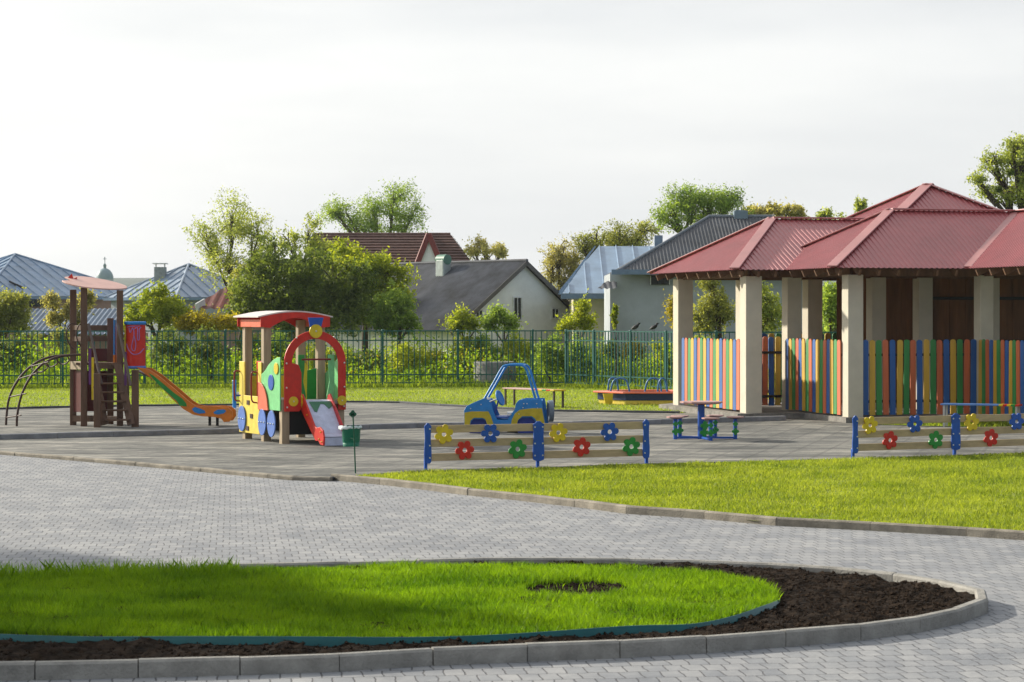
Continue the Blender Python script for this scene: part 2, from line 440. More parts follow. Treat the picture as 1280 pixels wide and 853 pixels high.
def pad_mat():
    m = bpy.data.materials.new('rubber_tiles'); m.use_nodes = True; nt = m.node_tree; N = nt.nodes; L = nt.links
    b = N['Principled BSDF']; b.inputs['Roughness'].default_value = .85
    g = N.new('ShaderNodeNewGeometry')
    mp = N.new('ShaderNodeMapping'); L.new(g.outputs['Position'], mp.inputs[0]); mp.inputs['Rotation'].default_value = (0, 0, R(6)); mp.inputs['Scale'].default_value = (.4, 1, 1)
    n = N.new('ShaderNodeTexNoise'); n.inputs['Scale'].default_value = 1.5; n.inputs['Detail'].default_value = 9; n.inputs['Roughness'].default_value = .82; L.new(mp.outputs[0], n.inputs['Vector'])
    cr = N.new('ShaderNodeValToRGB'); L.new(n.outputs[0], cr.inputs[0])
    e = cr.color_ramp.elements; e[0].position = .40; e[0].color = (.05, .051, .047, 1); e[1].position = .61; e[1].color = (.30, .28, .24, 1)
    k = cr.color_ramp.elements.new(.5); k.color = (.135, .133, .12, 1)
    br = N.new('ShaderNodeTexBrick'); L.new(mp.outputs[0], br.inputs['Vector']); br.offset = 0
    br.inputs['Scale'].default_value = 1; br.inputs['Brick Width'].default_value = .2; br.inputs['Row Height'].default_value = .5; br.inputs['Mortar Size'].default_value = .012
    br.inputs['Color1'].default_value = (.88, .88, .88, 1); br.inputs['Color2'].default_value = (1.1, 1.1, 1.08, 1); br.inputs['Mortar'].default_value = (.74, .74, .74, 1)
    mu = N.new('ShaderNodeMixRGB'); mu.blend_type = 'MULTIPLY'; mu.inputs[0].default_value = 1; L.new(cr.outputs[0], mu.inputs[1]); L.new(br.outputs[0], mu.inputs[2])
    L.new(mu.outputs[0], b.inputs['Base Color'])
    bp = N.new('ShaderNodeBump'); bp.inputs['Strength'].default_value = .5; bp.inputs['Distance'].default_value = .02; L.new(n.outputs[0], bp.inputs['Height']); L.new(bp.outputs[0], b.inputs['Normal'])
    return m
PAV = paver_mat(); PAD = pad_mat()
sheet('paving', [(-25, 4), (25, 4), (25, 36), (-25, 46)], 0.0, PAV)
pad_front = [G(-120, 556.5), G(0, 568.5), G(120, 578.5), G(240, 589), G(360, 600.5), G(412, 602)]
lawn_back = [G(412, 601.5), G(530, 593.5), G(672, 589), G(810, 584.5), G(1063, 578), G(1193, 573.5), G(1400, 567)]
pad_back = [G(-120, 516), G(0, 512), G(150, 508.5), G(300, 507), G(430, 503), G(500, 504), G(560, 508), G(690, 514.5), G(850, 517), G(1000, 512), G(1500, 512)]
sheet('play_area', pad_front+lawn_back[1:]+pad_back[::-1], 0.004, PAD)
lawn_soil = mat('lawn_ground', (.21, .25, .035), .95, .35, 2.2, .5, 25)
back_lawn = pad_back[:9]+[G(980, 500), Vector((7, 63.5, 0)), Vector((4.6, 63.5, 0)), Vector((1.5, 68, 0)), Vector((-25, 66.3, 0))]
sheet('back_lawn', back_lawn, 0.008, lawn_soil)
lk = [(413, 600.5), (480, 606.5), (522, 611.5), (585, 619.5), (668, 628), (740, 636.5), (776, 642), (875, 648.5), (942, 656), (1085, 663.5), (1240, 672.5), (1330, 679)]
lawn_kerb = [G(*p) for p in lk]
front_lawn = [p+Vector((.02, .06, 0)) for p in lawn_kerb]+lawn_back[::-1]
sheet('front_lawn', front_lawn, 0.035, lawn_soil)
sheet('side_lawn', [G(1085, 524), G(1085, 531), G(1160, 533.5), G(1330, 536), G(1330, 523)], 0.012, lawn_soil)

kerb('lawn_kerb', lawn_kerb, .09, .085, kerb_old, 1.0, 1, seed=3)
kerb('play_area_kerb', pad_front, .10, .055, kerb_old, .55, 1, seed=4)
kerb('play_area_edge', lawn_back, .10, .05, dark_rubber, 1.0, 1, seed=5)
step_line = [G(-150, 553.5), G(0, 550), G(290, 542.5), G(430, 538), G(520, 535.5), G(700, 534), G(845, 530), G(983, 526)]
kerb('step_kerb', step_line, .14, .10, mat('step_concrete', (.25, .25, .26), .8, .2, 4, .4, 50), 1.0, 1, seed=6)
sheet('drain_strip', step_line+[p+Vector((0, .95, 0)) for p in step_line[::-1]], .010, dark_rubber)
kerb('back_kerb', pad_back[:9], .09, .05, dark_rubber, 1.0, -1, seed=8)

# ------------------------------------------------------------------ flower-bed island
fr = [(-330, 848), (-100, 853), (0, 851.5), (250, 846), (420, 840), (580, 830.5), (740, 825), (880, 817), (1005, 807), (1105, 798), (1180, 785), (1225, 772)]
bk = [(1243, 742), (1222, 735), (1195, 729), (1150, 720.5), (1060, 711), (960, 704), (830, 699.5), (640, 698), (500, 701), (300, 706), (150, 710), (-100, 717), (-330, 726)]
isl = [G(*p) for p in fr]+[G(1245, 760)]+[G(x, y, .10) for x, y in bk]
isl = [Vector((p.x, p.y, 0)) for p in isl]
isl_s = catmull(isl, 5)
kerb('flowerbed_kerb', isl_s, .085, .108, concrete, .62, 1, jitter=.004, gap=.007, seed=11)
def inset(poly, d):
    c = sum((Vector(p) for p in poly), Vector())/len(poly); out = []; n = len(poly)
    for i in range(n):
        t = (poly[(i+1) % n]-poly[i-1]).normalized(); out.append(poly[i]+Vector((-t.y, t.x, 0))*d)
    return out
soil_poly = inset(isl_s, .075)
soil_m = mat('dark_soil', (.026, .017, .011), 1.0, .55, 9, 1.0, 45, spec=.08)
A = np.array([(p.x, p.y) for p in soil_poly]); lo = A.min(0); hi = A.max(0); st = .045
nx = int((hi[0]-lo[0])/st)+1; ny = int((hi[1]-lo[1])/st)+1
gx, gy = np.meshgrid(lo[0]+np.arange(nx)*st, lo[1]+np.arange(ny)*st)
ins = in_poly(np.stack([gx.ravel(), gy.ravel()], 1), soil_poly).reshape(ny, nx)
vs = []; ids = -np.ones((ny, nx), int)
for j in range(ny):
    for i in range(nx):
        if ins[j, i]:
            x, y = gx[j, i], gy[j, i]
            z = .065+.030*noise.noise((x*3.1, y*3.1, 1))+.028*noise.noise((x*9, y*9, 4))+.02*abs(noise.noise((x*19, y*19, 7)))
            ids[j, i] = len(vs); vs.append((x, y, z))
fs = [(ids[j, i], ids[j, i+1], ids[j+1, i+1], ids[j+1, i]) for j in range(ny-1) for i in range(nx-1) if min(ids[j, i], ids[j, i+1], ids[j+1, i], ids[j+1, i+1]) >= 0]
mb = MB(); mb.add(vs, fs, False); tag(mb.build('flowerbed_soil', soil_m, fix=False), kind='structure')
# clods of earth
rng = np.random.default_rng(5); mb = MB()
Q = rng.uniform(lo, hi, (50000, 2)); Q = Q[in_poly(Q, inset(isl_s, .13)) & in_poly(Q, isl_s) & (Q[:, 0] < max(p.x for p in isl_s)-.25)]
for x, y in Q[:26000]:
    r = .004+.015*rng.random()**4; z = .065+.030*noise.noise((x*3.1, y*3.1, 1))+.028*noise.noise((x*9, y*9, 4))+.01
    vv = [(x+r*rng.normal()*.3+dx*r, y+dy*r*1.1, z+dz*r*rng.uniform(.6, 1.1)) for dx, dy, dz in ((1,0,0),(0,1,0),(-1,0,0),(0,-1,0),(0,0,1),(0,0,-1))]
    mb.add(vv, [(0,1,4),(1,2,4),(2,3,4),(3,0,4),(1,0,5),(2,1,5),(3,2,5),(0,3,5)])
tag(mb.build('earth_clods', mat('clods', (.032, .021, .014), 1.0, .55, 12, spec=.08), fix=False), 'loose dark clods of dug earth in the kerbed flower bed', 'soil', kind='stuff')
# grass in the island
gr_f = [(-330, 792), (-100, 796), (0, 798), (150, 801), (300, 803), (450, 803), (600, 799), (700, 795), (800, 789), (870, 784), (920, 774), (955, 764), (972, 755)]
gr_b = [(968, 744), (940, 731), (890, 721), (830, 714), (740, 710), (640, 709), (500, 711), (300, 716), (150, 719), (-100, 726), (-330, 734)]
gp = [G(x, y, .07) for x, y in gr_f+gr_b]; gp = [Vector((p.x, p.y, 0)) for p in gp]
gp = catmull(gp, 4)
hole = G(722, 739, .07)
def keep_isl(Q, rng):
    d = ((Q[:, 0]-hole.x)/.40)**2+((Q[:, 1]-hole.y)/.46)**2
    return (d > 1) | (rng.random(len(Q)) < .02)
def hf(Q):
    return np.array([.8+.45*noise.noise((x*1.3, y*1.3, 3))+.22*noise.noise((x*5, y*5, 9)) for x, y in Q])
GR1 = leaf_mat('fresh_grass', (.055, .135, .006), (.21, .33, .018), .5, 1.1, .45, (1.9, 1.9, .4))
v = blades(gp, 230000, .05, .115, .0052, .06, 21, .55, keep_isl, hf)
tag(np_mesh('flowerbed_grass', v, 5, GR1), 'lush bright green young grass in the kerbed flower bed', 'grass', kind='stuff')
v = blades([G(x, y, .1) for x, y in ((-120, 728), (290, 718), (300, 708), (190, 708.5), (-120, 716))], 3000, .07, .16, .008, .05, 27, .6)
tag(np_mesh('tall_grass', v, 5, GR1), 'taller grass tufts overhanging the far kerb of the bed', 'grass', kind='stuff')
# green plastic edging
ed = [p for p in catmull([Vector((G(x, y+2, .07).x, G(x, y+2, .07).y, 0)) for x, y in gr_f+[(975, 750)]], 6)]
mb = MB(); n = len(ed)
vv = []
for i, p in enumerate(ed):
    wv = .006*math.sin(i*.7); vv += [p+Vector((0, wv, .02)), p+Vector((0, wv-.005, .112+.008*math.sin(i*.31))), p+Vector((0, wv+.006, .112+.008*math.sin(i*.31))), p+Vector((0, wv+.006, .02))]
mb.add(vv, [(4*i+a, 4*i+b, 4*i+4+b, 4*i+4+a) for i in range(n-1) for a, b in ((0, 1), (1, 2), (2, 3))], True)
tag(mb.build('lawn_edging', C['teal']), 'thin teal plastic edging strip along the front of the flower bed grass', 'edging')

# ------------------------------------------------------------------ other grass
GR2 = leaf_mat('lawn_grass', (.13, .20, .02), (.35, .41, .07), .5, .9, .55, (1.6, 1.5, .5))
GR3 = leaf_mat('far_lawn_grass', (.15, .225, .02), (.36, .42, .06), .5, .35, .55, (1.5, 1.5, .55))
def hf2(Q): return np.array([.85+.5*noise.noise((x*1.1, y*.9, 3))+.3*noise.noise((x*4, y*3, 9)) for x, y in Q])
fl = [Vector((p.x, p.y+(.1 if i < len(lawn_kerb) else -.05), 0)) for i, p in enumerate(front_lawn)]
v = blades(fl, 120000, .03, .07, .010, .035, 31, .7, lambda Q, r: Q[:, 0] > lawn_kerb[0].x+.35, hf2)
tag(np_mesh('lawn_grass', v, 5, GR2), 'short sunlit lawn grass behind the paving kerb', 'grass', kind='stuff')
v = blades(back_lawn, 70000, .02, .06, .018, .008, 32, .8, None, hf2)
tag(np_mesh('far_grass', v, 5, GR3), 'mown grass between the play area and the green fence', 'grass', kind='stuff')
v = blades([G(1085, 524), G(1085, 531), G(1160, 533.5), G(1330, 536), G(1330, 523)], 6000, .03, .10, .018, .012, 33, .8)
tag(np_mesh('side_grass', v, 5, GR3), 'grass strip under the bench beside the pavilion', 'grass', kind='stuff')
v = blades([(-27, 65.3), (1.4, 67.4), (4.5, 63.0), (9, 63.0), (9, 64.2), (4.8, 64.2), (1.6, 69), (-27, 67.2)], 16000, .06, .30, .03, .0, 34, .5, None, hf2)
tag(np_mesh('fence_grass', v, 5, GR3), 'uncut grass growing along the foot of the green fence', 'grass', kind='stuff')

# ------------------------------------------------------------------ green fence
def fence_run(name, label, pts, posts, bar_gap, h=1.70):
    root = thing(name, label, 'fence', pts[0]); rails = MB(); bars = MB()
    L = [0]
    for i in range(1, len(pts)): L.append(L[-1]+(pts[i]-pts[i-1]).length)
    def pos(s):
        for i in range(1, len(L)):
            if s <= L[i] or i == len(L)-1: return pts[i-1].lerp(pts[i], (s-L[i-1])/(L[i]-L[i-1])), (pts[i]-pts[i-1]).normalized()
    for i in range(1, len(pts)):
        for z in (.14, .38, 1.40, h-.02):
            rails.bar(pts[i-1]+Vector((0, 0, z)), pts[i]+Vector((0, 0, z)), .035, .035)
    n = int(L[-1]/bar_gap)
    for k in range(n+1):
        p, d = pos(min(k*bar_gap, L[-1]-1e-4)); bars.post(p+Vector((0, 0, .10)), h-.10, .026, d)
    rails.build('rail', fence_green, root); bars.build('bars', fence_green, root)
    for s in posts:
        p, d = pos(s); MB().post(p-Vector((0, 0, .1)), h+.1, .062, d).lathe(p+Vector((0, 0, h)), [(.045, 0), (.04, .02), (.01, .03)], 8).build('post', fence_green, root)
    return root
def fy(px): return 66.6+(68.0-66.6)*(px+60)/764
fp = [Vector(((px-640)*fy(px)/F, fy(px), 0)) for px in (-60, 704)]
Lf = (fp[1]-fp[0]).length
fence_run('metal_fence', 'green metal bar fence behind the play tower, toy train and jeep', fp,
          [Lf*(px+60)/764 for px in (-22, 76, 177, 278, 377, 475, 570, 665)], .165)
c0 = fp[1]+Vector((.06, -.02, 0)); q = [c0, Vector((4.7, 62.9, 0)), Vector((11.5, 62.6, 0))]
fence_run('metal_fence', 'green fence run with closely set pale sunlit bars behind the sandbox hoops', q,
          [0.05, 1.55, 3.45, 5.2, 6.9, 9.2, 11.5, 13.2], .165)
# two birds on the fence
for px, py, lab, fl in ((794, 408, 'small dark bird perched on the green fence, nearer the corner post', 1), (817, 407.5, 'small dark bird perched on the green fence, nearer the pavilion', 1)):
    # point on the oblique run
    a, b = q[0], q[1]; k = (px-640)/F; t = (k*a.y-a.x)/((b.x-a.x)-k*(b.y-a.y)); p = a.lerp(b, t)+Vector((0, 0, 1.70))
    t_ = thing('bird', lab, 'bird', p, 'birds on the green fence')
    m = MB(); d = Vector((.9, -.3, .35)).normalized()
    m.tube([p+Vector((0, 0, .10))-d*.13, p+Vector((0, 0, .10))-d*.07, p+Vector((0, 0, .11)), p+Vector((0, 0, .12))+d*.06, p+Vector((0, 0, .14))+d*.10], [.008, .04, .06, .05, .03], 8)
    m.ball(p+Vector((0, 0, .17))+d*.11, .036); m.tube([p+Vector((0, 0, .17))+d*.14, p+Vector((0, 0, .165))+d*.19], [.012, .002], 5)
    for s in (-.02, .02): m.tube([p+Vector((s, 0, 0)), p+Vector((s, 0, .07))], .005, 4)
    m.build('body', mat('bird_plumage', (.015, .015, .018), .6), t_)

# ------------------------------------------------------------------ pavilion
O = Vector((6.87, 45.9, 0)); U = Vector((math.cos(R(15)), math.sin(R(15)), 0)); V = Vector((-U.y, U.x, 0))
def B(u, v, z=0): return O+U*u+V*v+Vector((0, 0, z))
def roof_mat(name, col, rough=.48, var=.12, coat=0.0): return mat(name, col, rough, var, 1.2, .1, 30, spec=.75, coat=coat)
RED = roof_mat('red_roof_sheet', (.36, .070, .074), coat=.5); REDCAP = roof_mat('red_ridge_cap', (.42, .16, .15), coat=.5)
pav = thing('pavilion', 'large open playground pavilion with red corrugated roofs, cream columns and rainbow picket panels', 'pavilion', B(0, 0))
EZ = 3.10
def face(name, pts, e): return MB().corr([B(*p) for p in pts], e, .115, .015, 'trap').build(name, RED, pav, fix=False)
def cap(p, q, w=.13):
    p, q = B(*p), B(*q); d = q-p
    return MB().bar(p+Vector((0, 0, .035)), q+Vector((0, 0, .035)), w*1.7, .03).build('ridge_cap', REDCAP, pav, bevel=.01)
# front wing: u -.78.., v -.78..3.83, apex at (1.52,1.525)
a, b, hz, rE = -.78, 3.83, 4.36, 4.45
face('roof', [(a, a, EZ), (rE-2.3, a, EZ), (rE, 1.525, hz), (1.525, 1.525, hz)], U)
face('roof', [(a, b, EZ), (a, a, EZ), (1.525, 1.525, hz)], V)
face('roof', [(a, b, EZ), (rE+2.3, b, EZ), (rE+2.3, 1.525, hz), (1.525, 1.525, hz)], U)
cap((a, a, EZ), (1.525, 1.525, hz)); cap((a, b, EZ), (1.525, 1.525, hz)); cap((1.525, 1.525, hz), (rE+2.3, 1.525, hz))
# right wing running towards the camera: left slope from eave u=rE-2.3 to ridge u=rE
face('roof', [(rE-2.3, a, EZ), (rE-2.3, -4.5, EZ), (rE, -4.5, hz), (rE, 1.525, hz)], V)
face('roof', [(rE+2.3, 1.525, EZ), (rE+2.3, -4.5, EZ), (rE, -4.5, hz), (rE, 1.525, hz)], V)
cap((rE-2.3, a, EZ), (rE, 1.525, hz), .10); cap((rE, 1.525, hz), (rE, -4.5, hz))
# left wing
lu, lv0, lv1 = -1.92, 1.65, 7.15; lm_, li = 4.4, 0.0
face('roof', [(lu, lv0, EZ), (3, lv0, EZ), (3, lm_, 4.28), (li, lm_, 4.28)], U)
face('roof', [(lu, lv1, EZ), (lu, lv0, EZ), (li, lm_, 4.28)], V)
face('roof', [(lu, lv1, EZ), (3, lv1, EZ), (3, lm_, 4.28), (li, lm_, 4.28)], U)
cap((lu, lv0, EZ), (li, lm_, 4.28)); cap((lu, lv1, EZ), (li, lm_, 4.28)); cap((li, lm_, 4.28), (3, lm_, 4.28))
# central pyramid
cu, cv, hb, pz = 4.12, 5.2, 3.77, 5.13
for s in range(4):
    pts = [(-hb, -hb), (hb, -hb), (hb, hb), (-hb, hb)]; p = pts[s]; r = pts[(s+1) % 4]
    face('roof', [(cu+p[0], cv+p[1], EZ), (cu+r[0], cv+r[1], EZ), (cu, cv, pz)], U if s % 2 == 0 else V)
    cap((cu+p[0], cv+p[1], EZ), (cu, cv, pz), .15)
# timber beams along the column heads
wd = mat('roof_timber', (.16, .085, .045), .75, .25, 5, .2, 40, stretch=(1, 1, .3))
mb = MB()
def beam(p, q, w=.12, h=.16): mb.bar(B(*p), B(*q), w, h)
cz = EZ-.06
for p, q in (((0, 0, cz), (rE-2.3+.75, 0, cz)), ((0, 0, cz), (0, 3.1, cz)), ((0, 3.1, cz), (6, 3.1, cz)), ((rE-1.55, 0, cz), (rE-1.55, -4.5, cz)), ((-1.32, 2.25, cz), (-1.32, 6.55, cz)), ((-1.32, 2.25, cz), (0, 2.25, cz)), ((-1.32, 6.55, cz), (6, 6.55, cz))): beam(p, q)
mb.build('beam', wd, pav)
def rafters(p0, p1, inn, n):
    for i in range(n):
        t = (i+.5)/n; u = p0[0]+(p1[0]-p0[0])*t; v = p0[1]+(p1[1]-p0[1])*t
        MB().bar(B(u+inn[0]*.06, v+inn[1]*.06, EZ-.09), B(u+inn[0]*.34, v+inn[1]*.34, EZ+.03), .05, .13).build('rafter', wd, pav)
rafters((a, a), (rE-2.3, a), (0, 1), 7); rafters((a, b), (a, a), (1, 0), 7); rafters((lu, lv1), (lu, lv0), (1, 0), 8); rafters((lu, lv0), (a, lv0), (0, 1), 3); rafters((rE-2.3, a), (rE-2.3, -4.3), (1, 0), 6)
# columns
for u, v, wth in ((0, 0, .33), (-.02, 3.2, .33), (-1.32, 2.25, .36), (-1.32, 6.55, .36), (rE-1.55, 0, .30), (1.7, 6.2, .36), (1.9, 3.1, .33), (3.0, 3.1, .33), (4.6, 3.1, .33), (rE-1.55, -3.2, .30), (0.2, 6.55, .36)):
    MB().post(B(u, v, .0), EZ-.12, wth, U).build('column', cream, pav, bevel=.012)
# boarded back wall with dark battens
brd = mat('brown_wall_boards', (.22, .09, .032), .7, .35, 3, .3, 30, stretch=(1, 1, .1))
mb = MB()
for i in range(30):
    u = 2.15+i*.2; mb.box(B(u, 5.6+(.006 if i % 2 else 0), 1.55), (.196, .03, 3.0), U)
mb.build('back_wall', brd, pav)
mb = MB()
for z in (1.55, 2.55): mb.bar(B(3.9, 5.54, z), B(8, 5.54, z), .05, .07)
for u in (3.95, 5.9): mb.post(B(u, 5.53, .1), 2.9, .07, U)
mb.build('batten', mat('dark_batten', (.012, .01, .01), .6), pav)
# platform
pl = [B(-1.75, 1.9), B(-.25, 1.9), B(-.25, -.25), B(rE-1.75, -.25), B(rE-1.75, -4.5), B(9, -4.5), B(9, 9.2), B(.3, 9.2), B(-1.75, 7.0)]
mb = MB(); n = len(pl); top = .115
mb.add([p+Vector((0, 0, -.05)) for p in pl]+[p+Vector((0, 0, top)) for p in pl], [tuple(range(n, 2*n))]+[(i, (i+1) % n, n+(i+1) % n, n+i) for i in range(n)])
mb.build('floor_slab', mat('slab_concrete', (.24, .225, .20), .9, .3, 5, .6, 50), pav)
# picket panels; each picket its own sub-part
pk_cols = ['blue', 'yellow', 'green', 'orange']
PKM = {k: mat('picket_'+k, c, .55, .14, 7, .15, 60, spec=.65, stretch=(1, 1, .15), coat=.22) for k, c in dict(blue=(.008, .10, .36), yellow=(.64, .38, .03), green=(.025, .25, .05), orange=(.60, .13, .04)).items()}
def picket_mesh(w, h, m, nm):
    mb = MB(); k = 7; hw = w/2
    out = [(-hw, 0), (hw, 0), (hw, h-hw*.8)]+[(hw*math.cos(t), h-hw*.8+hw*.8*math.sin(t)) for t in [PI*i/k for i in range(1, k)]]+[(-hw, h-hw*.8)]
    mb.prism(out, (0, 0, 0), (1, 0, 0), (0, 0, 1), .022)
    me = bpy.data.meshes.new(nm); me.from_pydata([tuple(p) for p in mb.v], [], mb.f)
    bm = bmesh.new(); bm.from_mesh(me); bmesh.ops.recalc_face_normals(bm, faces=bm.faces); bm.to_mesh(me); bm.free()
    me.materials.append(m); return me
def pickets(p, q, n, wfrac=.86, h=1.52, z=.15, start=0, face_off=.02, rail_side=1, colors=pk_cols):
    """panel of n pickets from p to q (building coords); rails behind"""
    P, Q = B(*p), B(*q); d = (Q-P); st = d.length/n; d.normalize(); nn = Vector((d.y, -d.x, 0))
    rail = MB()
    for zz in (.42, 1.36): rail.bar(P-nn*.035*rail_side+Vector((0, 0, zz)), Q-nn*.035*rail_side+Vector((0, 0, zz)), .04, .055)
    pr = rail.build('picket_panel', mat('picket_rail', (.03, .022, .018), .6), pav)
    cache = {}
    for i in range(n):
        c = colors[(i+start) % len(colors)]
        if c not in cache: cache[c] = picket_mesh(st*wfrac, h, PKM[c], 'picket')
        o = bpy.data.objects.new('picket', cache[c]); COL.objects.link(o); o.parent = pr
        pos = P+d*st*(i+.5)+Vector((0, 0, z+random.uniform(-.008, .008)))-ORG[pav.name]
        o.location = pos; o.rotation_euler = (R(random.uniform(-.4, .4)), R(random.uniform(-.5, .5)), math.atan2(d.y, d.x))
    return pr
pickets((.20, -.02), (rE-1.72, -.02), 17, .80, start=0)
pickets((-.19, 3.12), (-.19, .14), 16, .86, start=0)
pickets((-1.47, 6.2), (-1.47, 2.5), 18, .88, h=1.5, z=.16, start=3, colors=['orange', 'green', 'yellow', 'blue'])
pickets((-1.0, 3.2), (-.25, 3.25), 5, .80, h=1.48, z=.22, start=1, rail_side=-1)
pickets((rE-1.72, -.1), (rE-1.72, -4.4), 26, .84, start=1)
pickets((.2, 6.5), (6.5, 6.5), 36, .84, start=2, h=1.6)

# ------------------------------------------------------------------ flower fences
def flower_poly(r, n=6, k=10, rot=0):
    out = []
    for i in range(n*k):
        t = 2*PI*i/(n*k); rr = r*(.58+.44*abs(math.cos(n*(t-rot)/2))**.6); out.append((rr*math.cos(t), rr*math.sin(t)))
    inn = [(r*.24*math.cos(2*PI*i/(n*k)), r*.24*math.sin(2*PI*i/(n*k))) for i in range(n*k)]
    return out, inn
tanw = wood_tan
def flower_fence(label, bases, hs, flowers):
    """bases: post foot positions; flowers: (px,py,colour,rot)"""
    root = thing('flower_fence', label, 'fence', bases[0], 'low flower fences')
    Z = Vector((0, 0, 1)); n = len(bases)
    for i, b in enumerate(bases):
        d = (bases[min(i+1, n-1)]-bases[max(i-1, 0)]).normalized(); h = hs
        end = -1 if i == 0 else (1 if i == n-1 else 0)
        w0 = .095 if end else .16
        hw = w0/2
        out = [(-hw, .14), (hw, .14)]
        wave = [(hw+.006*math.sin(t*2.2*PI), .14+(h-.17)*t) for t in [j/10 for j in range(11)]]
        out = [(-.026, .12), (.026, .12)]+wave+[(hw*.6, h-.01), (hw*.3, h+.012), (-hw*.3, h+.012), (-hw*.6, h-.01)]+[(-x, y) for x, y in wave[::-1]]
        f = d.cross(Z)  # towards the camera side
        f = -f if f.y > 0 else f
        off = d*(.02 if end == -1 else (-.02 if end == 1 else 0))
        p = MB().prism(out, b+off+f*.035, d, Z, .022).box(b+Vector((0, 0, .08)), (.042, .042, .22), d).build('post', C['blue'], root, bevel=.004)
        m = MB()
        for zz in (.20, .37, .60):
            for s in ((-1, 1) if not end else (-end,)):
                m.disc(b+off+f*.05+d*s*(hw-.022)+Z*zz*h/.67, .011, .012, f, 10)
        m.build('bolts', steel, p)
    for i in range(n-1):
        a, c = bases[i], bases[i+1]
        for z in (.205, .40, .595):
            MB().box((a+c)/2+Z*(z*hs/.67), ((c-a).length-.03, .028, .105), c-a).build('plank', tanw, root, bevel=.005)
    for px, py, colr, rot in flowers:
        k = (px-640)/F
        for i in range(n-1):
            a, c = bases[i], bases[i+1]
            t = (k*a.y-a.x)/((c.x-a.x)-k*(c.y-a.y))
            if 0 <= t <= 1 or (i == n-2 and t > 1): break
        p = a.lerp(c, t); d = (c-a).normalized(); f = d.cross(Z); f = -f if f.y > 0 else f
        p = p+f*.032; p.z = CH-(py-YH)*p.y/F
        o, inn = flower_poly(.137, rot=rot)
        MB().ring(o, inn, p, d, Z, .02).build('flower', C[colr], root, bevel=.003)
flower_fence('low tan plank fence with blue posts and painted flowers in front of the toy jeep', [G(532, 590.5), G(672, 587), G(808, 583.5)], .67,
    [(554, 543, 'yellow', .3), (580, 563, 'red', .1), (612, 542, 'blue', 0), (646, 561.5, 'green', .25), (697, 541, 'yellow', .2), (726, 559, 'red', .35), (761, 540, 'blue', .1), (788, 558.5, 'green', .3)])
flower_fence('low tan plank fence with blue posts and painted flowers in front of the pavilion', [G(1066, 577), G(1193, 572.5), G(1322, 568)], .67,
    [(1086, 531.5, 'yellow', .2), (1111, 550.5, 'red', .3), (1142, 530, 'blue', .1), (1168, 550, 'green', .4), (1213, 528, 'yellow', .15), (1237, 547.5, 'red', .3), (1269, 527, 'blue', .05), (1294, 545, 'green', .2)])

# ------------------------------------------------------------------ train playhouse
TO = G(355, 555.5); ta = R(27); TU = Vector((math.cos(ta), math.sin(ta), 0)); TV = Vector((-math.sin(ta), math.cos(ta), 0)); Z = Vector((0, 0, 1))
def T(u, v, z): return TO+TU*u+TV*v+Z*z
tr = thing('train_playhouse', 'colourful wooden toy locomotive playhouse with red arch, small white slide and curved red roof', 'playhouse', TO)
v1, v2 = .92, 1.84
for u, v, h in ((.03, .06, .75), (1.03, .06, .75), (.03, v1, 2.08), (.03, v2, 2.08), (1.03, v1, 2.08), (1.03, v2, 2.08)):
    MB().post(T(u, v, -.05), h+.05, .135, TU).build('post', post_tan, tr, bevel=.008)
# curved roof
mb = MB(); K = 16; prof = [(-.16+1.38*i/K, 2.13+.095*math.sin(PI*i/K)) for i in range(K+1)]
vs = []
for (x, z) in prof: vs += [T(x, v1-.115, z), T(x, v2+.2, z), T(x, v2+.2, z+.022), T(x, v1-.115, z+.022)]
fs = [(4*i+p, 4*i+q2, 4*i+4+q2, 4*i+4+p) for i in range(K) for p, q2 in ((0, 1), (1, 2), (2, 3), (3, 0))]+[(0, 1, 2, 3), (4*K, 4*K+1, 4*K+2, 4*K+3)]
mb.add(vs, fs); mb.build('roof', mat('roof_panel', (.70, .62, .58), .45, .1, 4), tr)
for v in (v1-.10, v2+.12):
    out = [(-.11+1.28*i/K, 2.13+.092*math.sin(PI*(.04+.92*i/K))) for i in range(K+1)]
    inn = [(.12+.82*i/K, 1.99+.13*math.sin(PI*i/K)) for i in range(K+1)]
    poly = out+[(1.17, 1.97), (1.0, 1.95)]+inn[::-1]+[(.06, 1.95), (-.11, 1.97)]
    MB().prism(poly, T(0, v, 0), TU, Z, .03).build('roof_fascia', C['red'], tr, bevel=.004)
for u in (-.06, 1.12):
    MB().box(T(u, (v1+v2)/2, 2.03), (1.12, .03, .13), TV).build('side_fascia', C['salmon'], tr, bevel=.004)
# deck
MB().box(T(.53, .9, .69), (1.0, 1.85, .05), TU).build('deck', mat('deck_board', (.45, .43, .40), .7), tr)
mb = MB(); mb.box(T(.53, .10, .40), (.80, .03, .50), TU); mb.box(T(.53, .5, .40), (.75, .8, .42), TU); mb.build('under_shade', black, tr)  # black panels added as the shade under the deck
